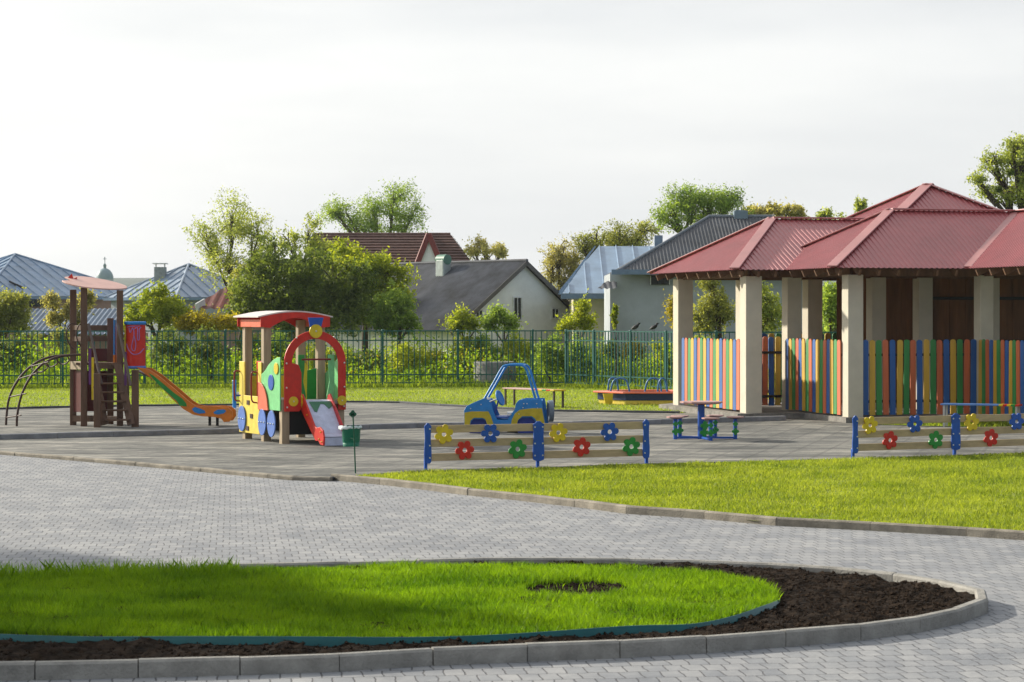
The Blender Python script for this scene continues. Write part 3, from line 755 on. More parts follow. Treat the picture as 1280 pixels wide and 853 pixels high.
# left side (u<0) : prism frames use TV (back) and Z
def side(name, poly, m, off, th=.022, u0=0, bevel=.004):
    return MB().prism(poly, T(u0-off, 0, 0), TV, Z, th).build(name, m, tr, bevel=bevel)
for u0, sgn in ((-.055, 1), (1.115, -1)):
    sd_ = lambda nm, pl, m, off, th=.022: side(nm, pl, m, off*sgn, th, u0)
    # boiler side panel: pale green with sloping top
    sd_('boiler_panel', [(.02, .56), (.78, .56), (.90, .62), (.90, 1.16), (.80, 1.19), (.70, 1.24), (.55, 1.33), (.35, 1.41), (.15, 1.455), (.02, 1.46)], C['light_green'], 0)
    ov = [(.42+.13*math.cos(t), 1.03+.135*math.sin(t)) for t in [2*PI*i/20 for i in range(20)]]
    sd_('porthole', ov, C['blue'], .014)
    sd_('knob', [(.17+.10*math.cos(t), 1.27+.10*math.sin(t)) for t in [2*PI*i/14 for i in range(14)]], C['yellow'], .018)
    # salmon fender
    fd = [(.52, .55), (1.0, .55), (1.0, 1.02)]+[(1.0-.46*math.sin(PI/2*i/8)*1.0, .57+.46*math.cos(PI/2*i/8)) for i in range(1, 8)]
    sd_('fender', fd, C['salmon'], .03)
    # yellow cab panels
    sd_('cab_panel', [(.98, .12), (1.98, .12), (1.98, .74), (1.86, .77), (1.0, .77)], C['lemon'], .004)
    sd_('cab_upper_panel', [(1.72, .77), (1.98, .77), (1.98, 1.36), (1.72, 1.36)], C['lemon'], .003)
    sd_('cab_upper_panel', [(.90, .74), (1.06, .74), (1.06, 1.36), (.90, 1.36)], C['lemon'], .003)
    sq = MB()
    for vv, zz in ((1.52, .65), (1.36, .42), (1.55, .20)): sq.box(T(u0-.018*sgn, vv, zz), (.02, .12, .075), TU)
    sq.build('window_hole', mat('dark_hole', (.05, .018, .01), .8), tr)
    for vv, zz in ((1.80, .36), (.80, .34), (.36, .33)):
        w_ = MB(); w_.prism([(.185*math.cos(t), .225*math.sin(t)) for t in [2*PI*i/28 for i in range(28)]], T(u0-.032*sgn, vv, zz), TV, Z, .022)
        wh = w_.build('wheel', C['dull_blue'], tr, bevel=.003)
        m = MB()
        for dv in (-.12, 0, .12): m.ball(T(u0-.048*sgn, vv+dv, zz), .014, 8)
        m.build('bolts', steel, wh)
    # bent handrails at the entrance
    for vv in (1.95, 1.10):
        oo = u0-.11*sgn
        MB().tube(catmull([T(u0, vv, 1.18), T(oo+.02*sgn, vv+.01, 1.19), T(oo, vv+.02, 1.10), T(oo, vv+.02, .80), T(oo+.02*sgn, vv+.01, .68), T(u0, vv, .66)], 5), .014, 8).build('handrail', red_tube, tr)
# cab back panel and inner red board
MB().prism([(0, .5), (.9, .5), (.9, 1.1), (0, 1.1)], T(.1, v2+.09, 0), TU, Z, .022).build('back_panel', C['yellow'], tr)
MB().box(T(.10, 1.42, 1.06), (.025, .24, .62), TU).build('inner_board', C['red'], tr, bevel=.004)
# front arch
def arch(cx, z0, rw, ri, zc, n=20):
    o = [(cx-rw, z0)]+[(cx-rw*math.cos(PI*i/n), zc+rw*.98*math.sin(PI*i/n)) for i in range(n+1)]+[(cx+rw, z0)]
    k = [(cx-ri, z0)]+[(cx-ri*math.cos(PI*i/n), zc+ri*.98*math.sin(PI*i/n)) for i in range(n+1)]+[(cx+ri, z0)]
    return o+k[::-1]
MB().prism(arch(.545, .56, .56, .42, 1.36), T(0, -.04, 0), TU, Z, .03).build('front_arch', C['red'], tr, bevel=.005)
for c_, s in ((-.0, 1), (.78, -1)):
    pass
fl_ = [(-.012, .55), (.25, .55), (.29, .60), (.29, 1.20), (.24, 1.33), (.16, 1.36), (-.012, 1.36)]
MB().prism(fl_, T(0, -.058, 0), TU, Z, .02).build('front_panel', C['red'], tr, bevel=.004)
for cu_ in (.14, 1.02):
    lm = MB().disc(T(cu_, -.08, .72), .082, .02, -TV, 24).build('headlamp', C['yellow'], tr, bevel=.003)
    MB().ball(T(cu_, -.094, .72), .014, 8).build('bolt', steel, lm)
dk = MB().disc(T(.545, -.075, 1.90), .115, .025, -TV, 28).build('headlamp', C['yellow'], tr, bevel=.003); MB().ball(T(.545, -.09, 1.90), .018, 8).build('bolt', steel, dk)
MB().prism([(.445, 1.97), (.645, 1.97), (.69, 2.13), (.41, 2.13)], T(0, -.062, 0), TU, Z, .025).build('chimney_plate', C['blue'], tr, bevel=.004)
for x, z in ((.02, 1.36), (1.07, 1.36), (.20, 1.79), (.88, 1.80), (.02, .95), (1.07, .95), (.03, .62), (1.06, .62)): MB().ball(T(x, -.07, z), .017, 8).build('bolt', steel, tr)
# green gate cheeks, red bar, yellow inner panel
ck = [(0, .60), (.10, .60), (.14, .80), (.09, 1.05), (.115, 1.3), (.115, 1.50), (.0, 1.50)]
MB().prism([(.27+x, y) for x, y in ck], T(0, .04, 0), TU, Z, .022).build('gate_cheek', C['green'], tr, bevel=.004)
MB().prism([(.93-x, y) for x, y in ck], T(0, .04, 0), TU, Z, .022).build('gate_cheek', C['light_green'], tr, bevel=.004)
MB().tube([T(.33, .03, 1.42), T(.86, .03, 1.42)], .016, 8).build('gate_bar', red_tube, tr)
MB().prism([(.36, .62), (.47, .62), (.48, 1.30), (.45, 1.36), (.40, 1.34)], T(0, .16, 0), TU, Z, .022).build('inner_board', C['yellow'], tr, bevel=.004)
MB().prism([(.72, .62), (.95, .62), (.95, 1.25), (.72, 1.2)], T(0, .9, 0), TU, Z, .022).build('inner_board', C['green'], tr)
# slide of the train
sb = [(0, .74), (-.10, .72), (-.62, .20), (-.78, .165), (-.98, .16)]
mb = MB(); vs = []
for v, z in sb: vs += [T(.33, v, z), T(.80, v, z), T(.80, v, z-.02), T(.33, v, z-.02)]
mb.add(vs, [(4*i+p, 4*i+q2, 4*i+4+q2, 4*i+4+p) for i in range(len(sb)-1) for p, q2 in ((0, 1), (1, 2), (2, 3), (3, 0))])
bed = mb.build('slide_bed', C['slide_white'], tr)
mb = MB().prism([(.33, .015), (.80, .015), (.80, .15), (.33, .15)], T(0, -.985, 0), TU, Z, .02); mb.build('slide_end', C['slide_white'], tr)
zz = []
for i, (t, wdt) in enumerate(((.0, 0), (.0, .47))): pass
zig = [(.40, .0), (.80, .0), (.80, .10), (.72, .17), (.66, .06), (.60, .05), (.54, .14), (.48, .24), (.44, .22), (.42, .10)]
sl = (T(.0, -.62, .20)-T(.0, -.10, .72)).normalized()
MB().prism([(x, y+.02) for x, y in zig], T(0, -.10, .72)+(TU.cross(sl))*(-.008), TU, sl, .006).build('slide_pattern', C['dark_green'] if False else mat('slide_green', (.06, .19, .10), .5), tr)
ro = [(.06, .62), (.06, .80), (-.06, .84), (-.60, .33), (-.70, .30), (-.84, .32), (-.97, .27), (-1.02, .16), (-1.0, .02), (-.86, .03), (-.78, .09), (-.66, .08)]
for u in (.315, .815):
    MB().prism(ro, T(u, 0, 0), TV, Z, .03).build('slide_side', C['red'] if u < .5 else mat('red_inner', (.55, .03, .03), .4), tr, bevel=.005)
m = MB()
for v, z in ((-.30, .50), (-.83, .12), (-.95, .08), (-.9, .24)): m.ball(T(.295, v, z), .014, 8)
m.build('bolts', C['yellow'], tr)
gk = MB().prism([(.09*math.cos(t)*(1 if i % 2 else .85), .13*math.sin(t)*(1 if i % 2 else .85)) for i, t in enumerate([2*PI*i/16 for i in range(16)])], T(.29, -.02, .73), TV, Z, .02).build('knob', C['yellow'], tr)

# ------------------------------------------------------------------ wooden slide tower
TY = 44.4
def P(px, py, dy=0.0): return W(px, py, TY+dy)
tw_ = thing('slide_tower', 'dark brown wooden play tower with oval roof in sun glare pink, arched climbing ladder and orange slide', 'play tower', P(120, 533))
def wpost(px, dy, ztop, w=.125, name='post'):
    x = P(px, 500, dy).x
    MB().post((x, TY+dy, -.05), ztop+.05, w, (1, .15, 0)).build(name, wood_brown, tw_, bevel=.008)
def zz_(py, dy=0): return CH-(py-YH)*(TY+dy)/F
wpost(91.5, .35, zz_(362)); wpost(105, -.1, zz_(360)); wpost(150, .05, zz_(363)); wpost(138, .75, zz_(398))
wpost(121.5, -.55, zz_(466), .13); wpost(169, -.35, zz_(462), .14)
# oval roof plate, tilted
o = P(118, 354.5, .2); ex = Vector((1.25, .10, -.17)).normalized(); ey = Vector((.1, .96, .17)); ey = (ey-ex*ey.dot(ex)).normalized()
ov = []
for i in range(40):
    t = 2*PI*i/40; r_ = 1.0
    x, y = .64*math.cos(t), .50*math.sin(t)*(1-.22*math.cos(t))
    ov.append((x, y))
nt_ = [(x, y) for x, y in ov]
# notch like an open mouth at the left end
nt_ = [p for p in nt_ if not (p[0] < -.60 and abs(p[1]) < .12)]
k_ = max(i for i in range(len(nt_)) if nt_[i][0] < -.5 and nt_[i][1] > 0)
nt_.insert(k_+1, (-.42, -.04))
MB().prism(nt_, o, ex, ey, .025).build('roof', mat('red_roof_glare', (.66, .40, .34), .5, .08, 4), tw_, bevel=.004)  # pink stands for sun glare on a red plate, put into the colour
MB().prism([(0, 0), (.16, .0), (.17, .10), (.10, .07), (.07, .17), (.0, .10)], P(85.5, 353, .3), Vector((1, 0, 0)), Z, .03).build('roof_crest', C['red'], tw_)
# platform, railings and panels
PZ = zz_(455)
mb = MB()
for i in range(6): mb.box((P(123, 455).x, TY+.0+i*.14, PZ), (.86, .13, .045))
mb.build('platform', wood_brown, tw_)
def board(px0, px1, py, dy0, dy1, h, m=wood_brown, name='railing', th=.03):
    a_ = P(px0, py, dy0); b_ = P(px1, py, dy1); MB().bar(a_, b_, th, h).build(name, m, tw_, bevel=.004)
for py in (410, 423.5): board(105, 138, py, .72, .75, .105)
board(110, 138, 444, .70, .73, .26, C['maroon'], 'back_panel')
for py in (410, 424): board(91, 105, py, .30, -.05, .09)
board(88, 104, 457, .31, -.14, .16, mat('pale_wood', (.42, .33, .22), .7, .2, 10), 'name_board')
board(92, 105, 489, .33, -.08, .82, C['maroon'], 'lower_panel'); board(105, 137, 489, .70, .74, .80, C['maroon'], 'lower_panel')
for py in (523.5,): board(91, 121, py, .3, -.1, .12); board(121, 150, py, .5, .1, .10)
board(112, 150, 458, -.12, .02, .10, wood_brown, 'step_beam')
# staircase
for i, py in enumerate((468, 479.5, 490.5, 502, 513, 525)):
    t = i/5; cx = 133+12*t; dy = -.08-.40*t
    MB().bar(P(cx-16+t*2, py, dy), P(cx+16+t*2, py, dy), .13, .035).build('step', wood_brown, tw_, bevel=.004)
for x0, x1 in ((116, 130), (147, 163)):
    MB().bar(P(x0, 455, -.05), P(x1+1, 531, -.5), .03, .15, (1, 0, 0)).build('stringer', wood_brown, tw_)
for a_, b_ in (((110.5, 405), (127, 480)), ((147, 405), (163.5, 482))):
    MB().tube([P(*a_, -.15), P((a_[0]+b_[0])/2, (a_[1]+b_[1])/2, -.35), P(*b_, -.58)], .026, 8).build('handrail', mat('grey_brown_rail', (.12, .085, .07), .45), tw_)
for px, y0, y1, m in ((112.5, 436, 481, C['purple']), (157, 440, 482, C['purple']), (116, 447, 500, C['yellow']), (160, 470, 505, wood_brown)):
    MB().bar(P(px, y0, -.22), P(px, y1, -.22), .045, .03).build('baluster', m, tw_)
# ring handles at the ladder top
for px, dy in ((84.5, .1), (97, -.15)):
    MB().tube(catmull([P(px+9, 405, dy), P(px+3, 405.5, dy), P(px-1, 413, dy), P(px-1, 423, dy), P(px+4, 433, dy), P(px+8, 437, dy)], 5), .014, 8).build('grab_handle', tube_brown, tw_)
# arched ladder
l1 = catmull([P(7.5, 535, .35), P(8, 522, .35), P(11, 500, .35), P(19.5, 480, .35), P(33, 463, .35), P(50, 451, .35), P(68, 445.5, .35), P(90, 444, .35)], 6)
l2 = catmull([P(21, 535.5, -.1), P(21.5, 520, -.1), P(26, 497, -.1), P(36, 475, -.1), P(50, 458, -.1), P(65, 449, -.1), P(80, 445, -.1), P(103, 443.5, -.1)], 6)
lad = MB().tube(l1, .024, 8).tube(l2, .024, 8).build('arched_ladder', tube_brown, tw_)
for i in (6, 13, 20, 26):
    a_, b_ = l1[i], l2[i]; MB().tube([a_, b_, b_+(b_-a_)*.35], .014, 8).build('rung', tube_brown, lad)
for i in (27, 32, 37):
    a_, b_ = l1[i], l2[i]
    MB().tube(catmull([a_, a_+Vector((.02, -.1, -.10)), (a_+b_)/2+Vector((.03, 0, -.17)), b_+Vector((.03, .05, -.10)), b_], 5), .014, 8).build('rung', tube_brown, lad)
# slide entrance
board(142.5, 150.5, 423, .05, .45, .72, C['sky_blue'], 'entrance_panel', .03); board(142.5, 150.5, 449, .03, .43, .16, C['orange'], 'entrance_panel', .034)
rp = MB(); K = 10; x0, x1 = P(155.5, 430).x, P(180.5, 430).x
arcp = [Vector((x0+(x1-x0)*i/K, TY+.10-.13*math.sin(PI*i/K), 0)) for i in range(K+1)]
zt, zb = zz_(405), zz_(459)
vs = []
for p in arcp: vs += [p+Z*zb, p+Z*zt, p+Z*zt+Vector((0, .03, 0)), p+Z*zb+Vector((0, .03, 0))]
fs = [(4*i+a_, 4*i+b_, 4*i+4+b_, 4*i+4+a_) for i in range(K) for a_, b_ in ((0, 1), (1, 2), (2, 3), (3, 0))]+[(0, 1, 2, 3), (4*K, 4*K+1, 4*K+2, 4*K+3)]
rp.add(vs, fs); red_p = rp.build('entrance_panel', C['red'], tw_)
def onp(px, py):
    t = min(max((P(px, py).x-x0)/(x1-x0), 0), 1); return Vector((x0+(x1-x0)*t, TY+.095-.13*math.sin(PI*t), zz_(py)))
scr = MB()
for pts in ([(161, 410), (163, 416), (166, 410), (168, 418), (165, 432), (166, 438), (169, 438), (170, 430), (168, 420)], [(168, 412), (172, 410), (172, 424), (174, 424), (174, 413), (176, 409)], [(157.5, 430), (161, 438), (167, 443), (174, 442), (179, 436)], [(159, 409), (166, 408), (175, 408)]):
    scr.tube(catmull([onp(*p) for p in pts], 4), .008, 6)
scr.build('scribble', C['lilac'], red_p)
for py, r_ in ((404.2, .035), (459.5, .03)):
    MB().tube([onp(155.5+25*i/K, py)+Vector((0, .01, 0)) for i in range(K+1)], r_, 8).build('panel_rim', C['sky_blue'] if py < 420 else C['dull_blue'], tw_)
MB().bar(onp(155.3, 408), onp(155.3, 458), .03, .03).build('panel_rim', C['yellow'], tw_)
MB().box((P(161, 445).x, TY+.45, zz_(430)), (.03, .60, .70)).build('entrance_panel', C['red'], tw_)
# slide: two orange sides and a dark bed
up = [(172, 459), (186, 461), (200, 470), (222, 488), (238, 502), (246, 507), (256, 508.5), (275, 508), (286, 509), (291.5, 514), (292, 521), (288, 527), (281, 527.5), (277.5, 523), (268, 521), (252, 520), (242, 518), (230, 511), (215, 497), (198, 479)]
def sl_poly(dy): return [(P(x, y).x, zz_(y)) for x, y in up]
for dy in (-.12, .42):
    s_ = MB().prism(sl_poly(0), (0, TY+dy, 0), (1, 0, 0), (0, 0, 1), .035).build('slide_side', C['orange'], tw_, bevel=.006)
    if dy < 0:
        st_ = [(187, 466), (194, 470), (206, 480), (219, 491), (229, 498), (234, 504), (235, 508), (226, 507), (222, 501), (206, 487), (192, 473)]
        pp = lambda l: [(P(x, y).x, zz_(y)) for x, y in l]
        MB().prism(pp(st_), (0, TY+dy-.021, 0), (1, 0, 0), (0, 0, 1), .008).build('stripe', C['green'], s_)
        for l in ([(241, 511), (245, 508.5), (251, 510.5), (257, 513), (258, 516), (250, 517), (244, 515)], [(268, 515), (273, 512), (281, 511.5), (284, 513.5), (281, 516.5), (274, 518), (269, 517)]):
            MB().prism(pp(l), (0, TY+dy-.021, 0), (1, 0, 0), (0, 0, 1), .008).build('stripe', C['sky_blue'], s_)
bd = [(172, 463), (198, 474.5), (216, 492), (231, 506), (243, 513.5), (255, 515), (284, 515)]
vs = []
for x, y in bd: vs += [Vector((P(x, y).x, TY-.10, zz_(y))), Vector((P(x, y).x, TY+.40, zz_(y))), Vector((P(x, y).x, TY+.40, zz_(y)-.03)), Vector((P(x, y).x, TY-.10, zz_(y)-.03))]
MB().add(vs, [(4*i+a_, 4*i+b_, 4*i+4+b_, 4*i+4+a_) for i in range(len(bd)-1) for a_, b_ in ((0, 1), (1, 2), (2, 3), (3, 0))]).build('slide_bed', mat('slide_bed_steel', (.12, .07, .06), .5), tw_)
for px in (261, 270.5): MB().post((P(px, 520).x, TY+.15, -.02), .22, .05).build('slide_foot', black, tw_)

# ------------------------------------------------------------------ litter bin on a rod
pb = G(444.5, 592); root = thing('litter_bin', 'small green bucket bin with white bag hanging on a thin green rod', 'bin', pb)
k = pb.y/F
def Q_(px, py, dy=0): return W(px, py, pb.y+dy)
MB().tube([pb-Z*.05, Q_(443, 555, -.02), Q_(441.2, 519, -.02)], .010, 8).build('rod', C['dark_green'], root)
mb = MB()
for dx, dz in ((-.026, 0), (.026, 0), (0, .03), (0, -.02)): mb.disc(Q_(441, 518, -.03)+Vector((dx, 0, dz)), .026, .012, (0, 1, 0), 14)
mb.build('finial', C['dark_green'], root)
c = Q_(439, 558, .17); hh = 25*k
bk_ = MB().lathe(c, [(r_*.86, z_) for r_, z_ in ((.132, 0), (.136, .045), (.130, .05), (.140, .06), (.150, hh*.86), (.158, hh*.88), (.158, hh), (.146, hh), (.138, .06))], 28).build('bucket', C['bin_green'], root)
mb = MB(); n = 36; vs = []
for j, (r_, zz) in enumerate(((.125, hh+.006), (.139, hh+.003), (.142, hh-.016), (.139, hh-.026))):
    for i in range(n):
        t = 2*PI*i/n; ww = .012*math.sin(i*2.3+j)+.025*max(0, math.cos(t-PI))*(j > 0)
        vs.append(c+Vector(((r_+ww)*math.cos(t), (r_+ww*.5)*math.sin(t), zz-.02*max(0, math.cos(t-PI))*(j > 1)+.006*math.sin(i*1.7))))
mb.add(vs, [(j*n+i, j*n+(i+1) % n, (j+1)*n+(i+1) % n, (j+1)*n+i) for j in range(3) for i in range(n)], True)
mb.build('bag', mat('white_plastic', (.62, .68, .68), .4, .08, 20), root)
MB().tube([c+Vector((0, -.15, .12)), Q_(443, 550, -.02)+Vector((0, .0, 0))], .008, 6).build('bracket', C['dark_green'], root)

# ------------------------------------------------------------------ spring jeep
JY = 42.0; jb = W(640, 541, JY); jb.z = 0
jr = thing('jeep_rider', 'blue and yellow toy jeep spring rider with blue roll bars, behind the flower fence', 'spring rider', jb)
def J(px, py, dy=0): return W(px, py, JY)+Vector((.07*dy/.62, dy, 0))
def jp(l): return [((x-640)*JY/F, CH-(y-YH)*JY/F) for x, y in l]
body = [(583, 532), (583, 512), (586, 507), (594, 503), (607, 497.5), (613, 499), (617, 505), (620, 515), (624, 524), (637, 524), (641, 517), (646, 511), (647, 504), (651, 499.5), (656, 498.5), (679, 498.5), (680, 505), (684, 532), (674, 532), (670, 524), (666, 521), (655, 521), (650, 525), (648, 532), (612, 532), (610, 525), (606, 523), (595, 523), (592, 526), (590, 532)]
f1 = [(583.3, 531), (583.5, 515), (592, 513.5), (613, 513.5), (616, 519), (620, 531), (612, 531), (609.5, 523.5), (606, 521.5), (595, 521.5), (591, 525), (590, 531)]
f2 = [(641, 531), (642, 524), (646, 516), (652, 511.5), (668, 509.5), (679.5, 509.5), (683.5, 531), (675, 531), (671, 522.5), (667, 519.5), (655, 519.5), (650, 524), (648, 531)]
for dy in (-.31, .31):
    ox = Vector((.07*dy/.62, JY+dy, 0)); s_ = -1 if dy < 0 else 1
    sp = MB().prism(jp(body), ox, (1, 0, 0), (0, 0, 1), .03).build('side_panel', C['sky_blue'], jr, bevel=.005)
    for f in (f1, f2): MB().prism(jp(f), ox+Vector((0, s_*.024, 0)), (1, 0, 0), (0, 0, 1), .016).build('fender', C['olive_yellow'], sp, bevel=.003)
    m = MB()
    for px, py in ((604, 505), (591, 510), (657, 504), (661, 504), (673, 504), (656, 509), (674, 509.5), (641, 517), (651, 517)): m.ball(J(px, py)+Vector((.07*dy/.62, dy+s_*.03, 0)), .012, 8)
    m.build('bolts', steel, sp)
    for px in (600.5, 661): MB().disc(J(px, 531, dy*.8), .215, .07, (0, 1, 0), 28).build('wheel', mat('wheel_blue', (.012, .035, .25), .5), jr, bevel=.006)
    MB().tube(catmull([J(608, 498, dy*.9), J(620, 477, dy*.9), J(629, 461, dy*.9), J(634, 456.8, dy*.9), J(645, 456, dy*.9), J(654, 456.5, dy*.9), J(660, 461.5, dy*.9), J(665, 477, dy*.9), J(671.5, 499, dy*.9)], 5), .022, 10).build('roll_bar', C['sky_blue'], jr)
for px in (634, 655): MB().tube([J(px, 457, -.28), J(px, 457, .28)], .018, 8).build('cross_bar', C['sky_blue'], jr)
MB().box(J(598, 505.5), (.34, .58, .03), (1, 0, .42)).build('bonnet', C['sky_blue'], jr)
MB().box(J(620, 512), (.03, .58, .36), (1, 0, -.25), (.25, 0, 1)).build('dashboard', C['navy'] if False else mat('dash_blue', (.01, .05, .30), .45), jr)
MB().box(J(640, 521), (.60, .58, .03)).build('floor', C['blue'], jr); MB().box(J(640, 516.5), (.18, .5, .03)).build('seat', C['white'], jr)
MB().box(J(665, 501), (.40, .56, .03)).build('rear_deck', C['sky_blue'], jr)
ax = Vector((.86, -.35, .34)).normalized(); cen = J(625.5, 497.5, -.05); a1 = ax.orthogonal().normalized(); b1 = ax.cross(a1)
sw = MB().tube([cen+(a1*math.cos(2*PI*i/24)+b1*math.sin(2*PI*i/24))*.135 for i in range(25)], .018, 8, False)
sw.disc(cen, .13, .012, ax, 24); stw = sw.build('steering_wheel', C['sky_blue'], jr)
MB().tube([cen, cen-ax*.22], .015, 8).build('steering_column', steel, stw)
MB().lathe(J(612.5, 499, -.25), [(.05, 0), (.05, .03), (.02, .04)], 12).build('mirror', steel, jr)
MB().disc(J(684, 514, .0)+Vector((.06, 0, 0)), .20, .09, (1, .12, 0), 28).build('spare_wheel', mat('spare_grey', (.16, .20, .24), .5), jr, bevel=.02)
for px in (606, 642, 668):
    pts = []
    for i in range(60): t = i/59; a_ = t*2*PI*5; r_ = .075; p = J(px, 541); pts.append(Vector((p.x+r_*math.cos(a_), JY+r_*math.sin(a_), .02+t*.22)))
    if px == 642: MB().tube(pts, .014, 6).build('spring', black, jr)
MB().lathe((J(642, 541).x, JY, 0), [(.12, 0), (.12, .02), (.02, .025)], 16).build('base_plate', black, jr)

# ------------------------------------------------------------------ picnic table set with five stools
ty = 39.8; tc_ = W(878, 549, ty); tc_.z = 0
tb = thing('picnic_table', 'round table topped in a grazing light pink with ring of small stools on blue posts, by the pavilion kerb', 'table', tc_)
def scal(c, r, th, m, par, name, n=26, lobes=12):
    mb = MB(); mb.prism([(r*(1-.05*abs(math.sin(lobes*t/2)))*math.cos(t), r*(1-.05*abs(math.sin(lobes*t/2)))*math.sin(t)) for t in [2*PI*i/96 for i in range(96)]], c, (1, 0, 0), (0, 1, 0), th)
    return mb.build(name, m, par)
tz = CH-(502.8-YH)*ty/F
ctr_ = W(876.5, 549, ty); ctr_.z = 0
pinkt = mat('pale_lit_board', (.50, .30, .27), .45, .1, 8)  # pale pink puts the grazing light on the tabletop into the colour
scal(ctr_+Z*tz, .375, .028, pinkt, tb, 'tabletop'); 
mb = MB(); rng2 = random.Random(3); mb.lathe(ctr_+Z*(tz-.055), [(.20, .015), (.345, .03), (.345, .042)], 40); mb.build('table_rim', C['maroon'], tb)
MB().tube([ctr_-Z*.02, ctr_+Z*(tz-.03)], .062, 12).build('leg', C['blue'], tb)
cst = W(881, 549, ty); cst.z = 0; sz = CH-(521.3-YH)*ty/F
clover = lambda r: flower_poly(r, 4, 8)[0]
foot = MB()
for ang in (-4, 65, 141, 190, 276):
    s_ = cst+Vector((.53*math.cos(R(ang)), .53*math.sin(R(ang)), 0))
    scal(s_+Z*sz, .155, .022, pinkt, tb, 'stool_seat', lobes=8)
    MB().lathe(s_+Z*(sz-.035), [(.06, .006), (.135, .018), (.135, .026)], 24).build('stool_rim', C['maroon'], tb)
    MB().tube([s_-Z*.02, s_+Z*(sz-.02)], .036, 12).build('stool_leg', C['blue'], tb)
    for zc in (.14, sz-.12):
        d_ = (Vector((s_.x, s_.y-1.0, 0))-s_).normalized()
        MB().prism(clover(.062 if zc < .2 else .045), s_+d_*.042+Z*zc, (1, 0, 0), (0, 0, 1), .012).prism(clover(.062 if zc < .2 else .045), s_+Vector((.0, 0, zc)), (0.35, .93, 0), (0, 0, 1), .012).build('clover', C['green'], tb)
    foot.bar(ctr_+Z*.03, s_+Z*.03, .03, .035)
foot.build('base_frame', C['blue'], tb)
MB().prism(clover(.08), ctr_+Vector((.05, -.08, .12)), (1, 0, 0), (0, 0, 1), .012).prism(clover(.08), ctr_+Vector((.06, -.075, .24)), (1, 0, 0), (0, 0, 1), .012).build('clover', C['green'], tb)

# ------------------------------------------------------------------ sandbox with blue hoops
sy = 55.4; sc_ = W(812, 505, sy); sc_.z = 0
sbx = thing('sandbox', 'hexagonal navy and yellow sandbox with red rim and blue tube hoops on the back lawn', 'sandbox', sc_)
hexp = lambda r, a0=0: [(r*1.0*math.cos(R(a0+60*i)), r*.75*math.sin(R(a0+60*i))) for i in range(6)]
def hexring(name, r0, r1, z0, z1, m):
    o = hexp(r0); i_ = hexp(r1); return MB().ring(o, i_, sc_+Z*(z0+z1)/2, (1, 0, 0), (0, 1, 0), z1-z0).build(name, m, sbx, bevel=.006)
hexring('base_board', 1.24, 1.18, .0, .11, C['lemon']); hexring('side_board', 1.27, 1.21, .11, .27, C['navy']); hexring('rim', 1.38, 1.02, .275, .315, C['salmon'])
sheet_ = MB().add([sc_+Vector((x, y, .12)) for x, y in hexp(1.17)], [tuple(range(6))]).build('sand', mat('sand', (.42, .33, .2), .95, .2, 8, .4, 60), sbx)
MB().prism([(-.08, 0), (.08, 0), (.10, .27), (-.14, .27)], sc_+Vector((-1.02, -.62, 0)), (1, .2, 0), Z, .05).build('bracket', C['yellow'], sbx)
ks = sy/F
for x0_, x1_, x2_, x3_, yt, dy in ((760, 762.5, 770, 773, 472.5, .4), (763, 768.5, 782, 787, 473, -.35), (806, 811, 823, 827, 473, .3), (822, 825.5, 831, 834, 473, -.3)):
    pts = [W(x0_, 491, sy+dy), W((x0_+x1_)/2-.6, 481, sy+dy), W(x1_, yt+2, sy+dy), W((x1_+x2_)/2, yt, sy+dy), W(x2_, yt+2, sy+dy), W((x2_+x3_)/2+.6, 481, sy+dy), W(x3_, 491, sy+dy)]
    MB().tube(catmull(pts, 5), .022, 8).build('hoop', mat('hoop_blue', (.03, .16, .40), .35), sbx)

# ------------------------------------------------------------------ benches
def bench(label, c0, c1, wdt, z, cols, long_m, leg_m, slat_end):
    root = thing('bench', label, 'bench', (c0+c1)/2-Z*((c0+c1)/2).z, 'small benches with coloured slats')
    d = (c1-c0); Ln = d.length; d.normalize(); s = Vector((-d.y, d.x, 0)); n = len(cols)
    if slat_end is None:
        for i, cc in enumerate(cols):
            off = (i-(n-1)/2)*wdt/n
            a_ = Vector((c0.x, c0.y, z))+s*off; MB().bar(a_, a_+d*Ln, wdt/n*.88, .03).build('slat', C[cc], root, bevel=.004)
    else:
        t0 = Ln*slat_end
        MB().bar(Vector((c0.x, c0.y, z)), Vector((c0.x, c0.y, z))+d*t0, wdt, .03).build('seat', long_m, root, bevel=.004)
        m_ = (Ln-t0)/n
        for i, cc in enumerate(cols):
            a_ = Vector((c0.x, c0.y, z))+d*(t0+m_*i+.004); MB().bar(a_, a_+d*(m_-.008), wdt, .035).build('slat', C[cc], root, bevel=.003)
    for e, ss in ((.06, -1), (.06, 1), (Ln-.06, -1), (Ln-.06, 1)):
        p = Vector((c0.x, c0.y, 0))+d*e+s*ss*(wdt/2-.05); MB().post(p-Z*.02, z, .04, d).build('leg', leg_m, root)
bench('low pale pink bench with coloured end slats on the grass behind the toy jeep', W(635.5, 487, 54.2).xy.to_3d(), W(700, 490, 52.6).xy.to_3d(), .36, .42, ['red', 'yellow', 'green', 'red', 'yellow'], pinkt, mat('dark_leg', (.05, .035, .03), .5), .62)
bench('blue edged bench with coloured end slats standing before the saturated front pickets', W(1178, 507, 44.2).xy.to_3d(), W(1276, 509, 43.6).xy.to_3d(), .34, .44, ['yellow', 'red', 'yellow', 'green', 'red'], mat('bench_blue', (.10, .22, .50), .4), mat('grey_leg', (.45, .45, .42), .5), .74)

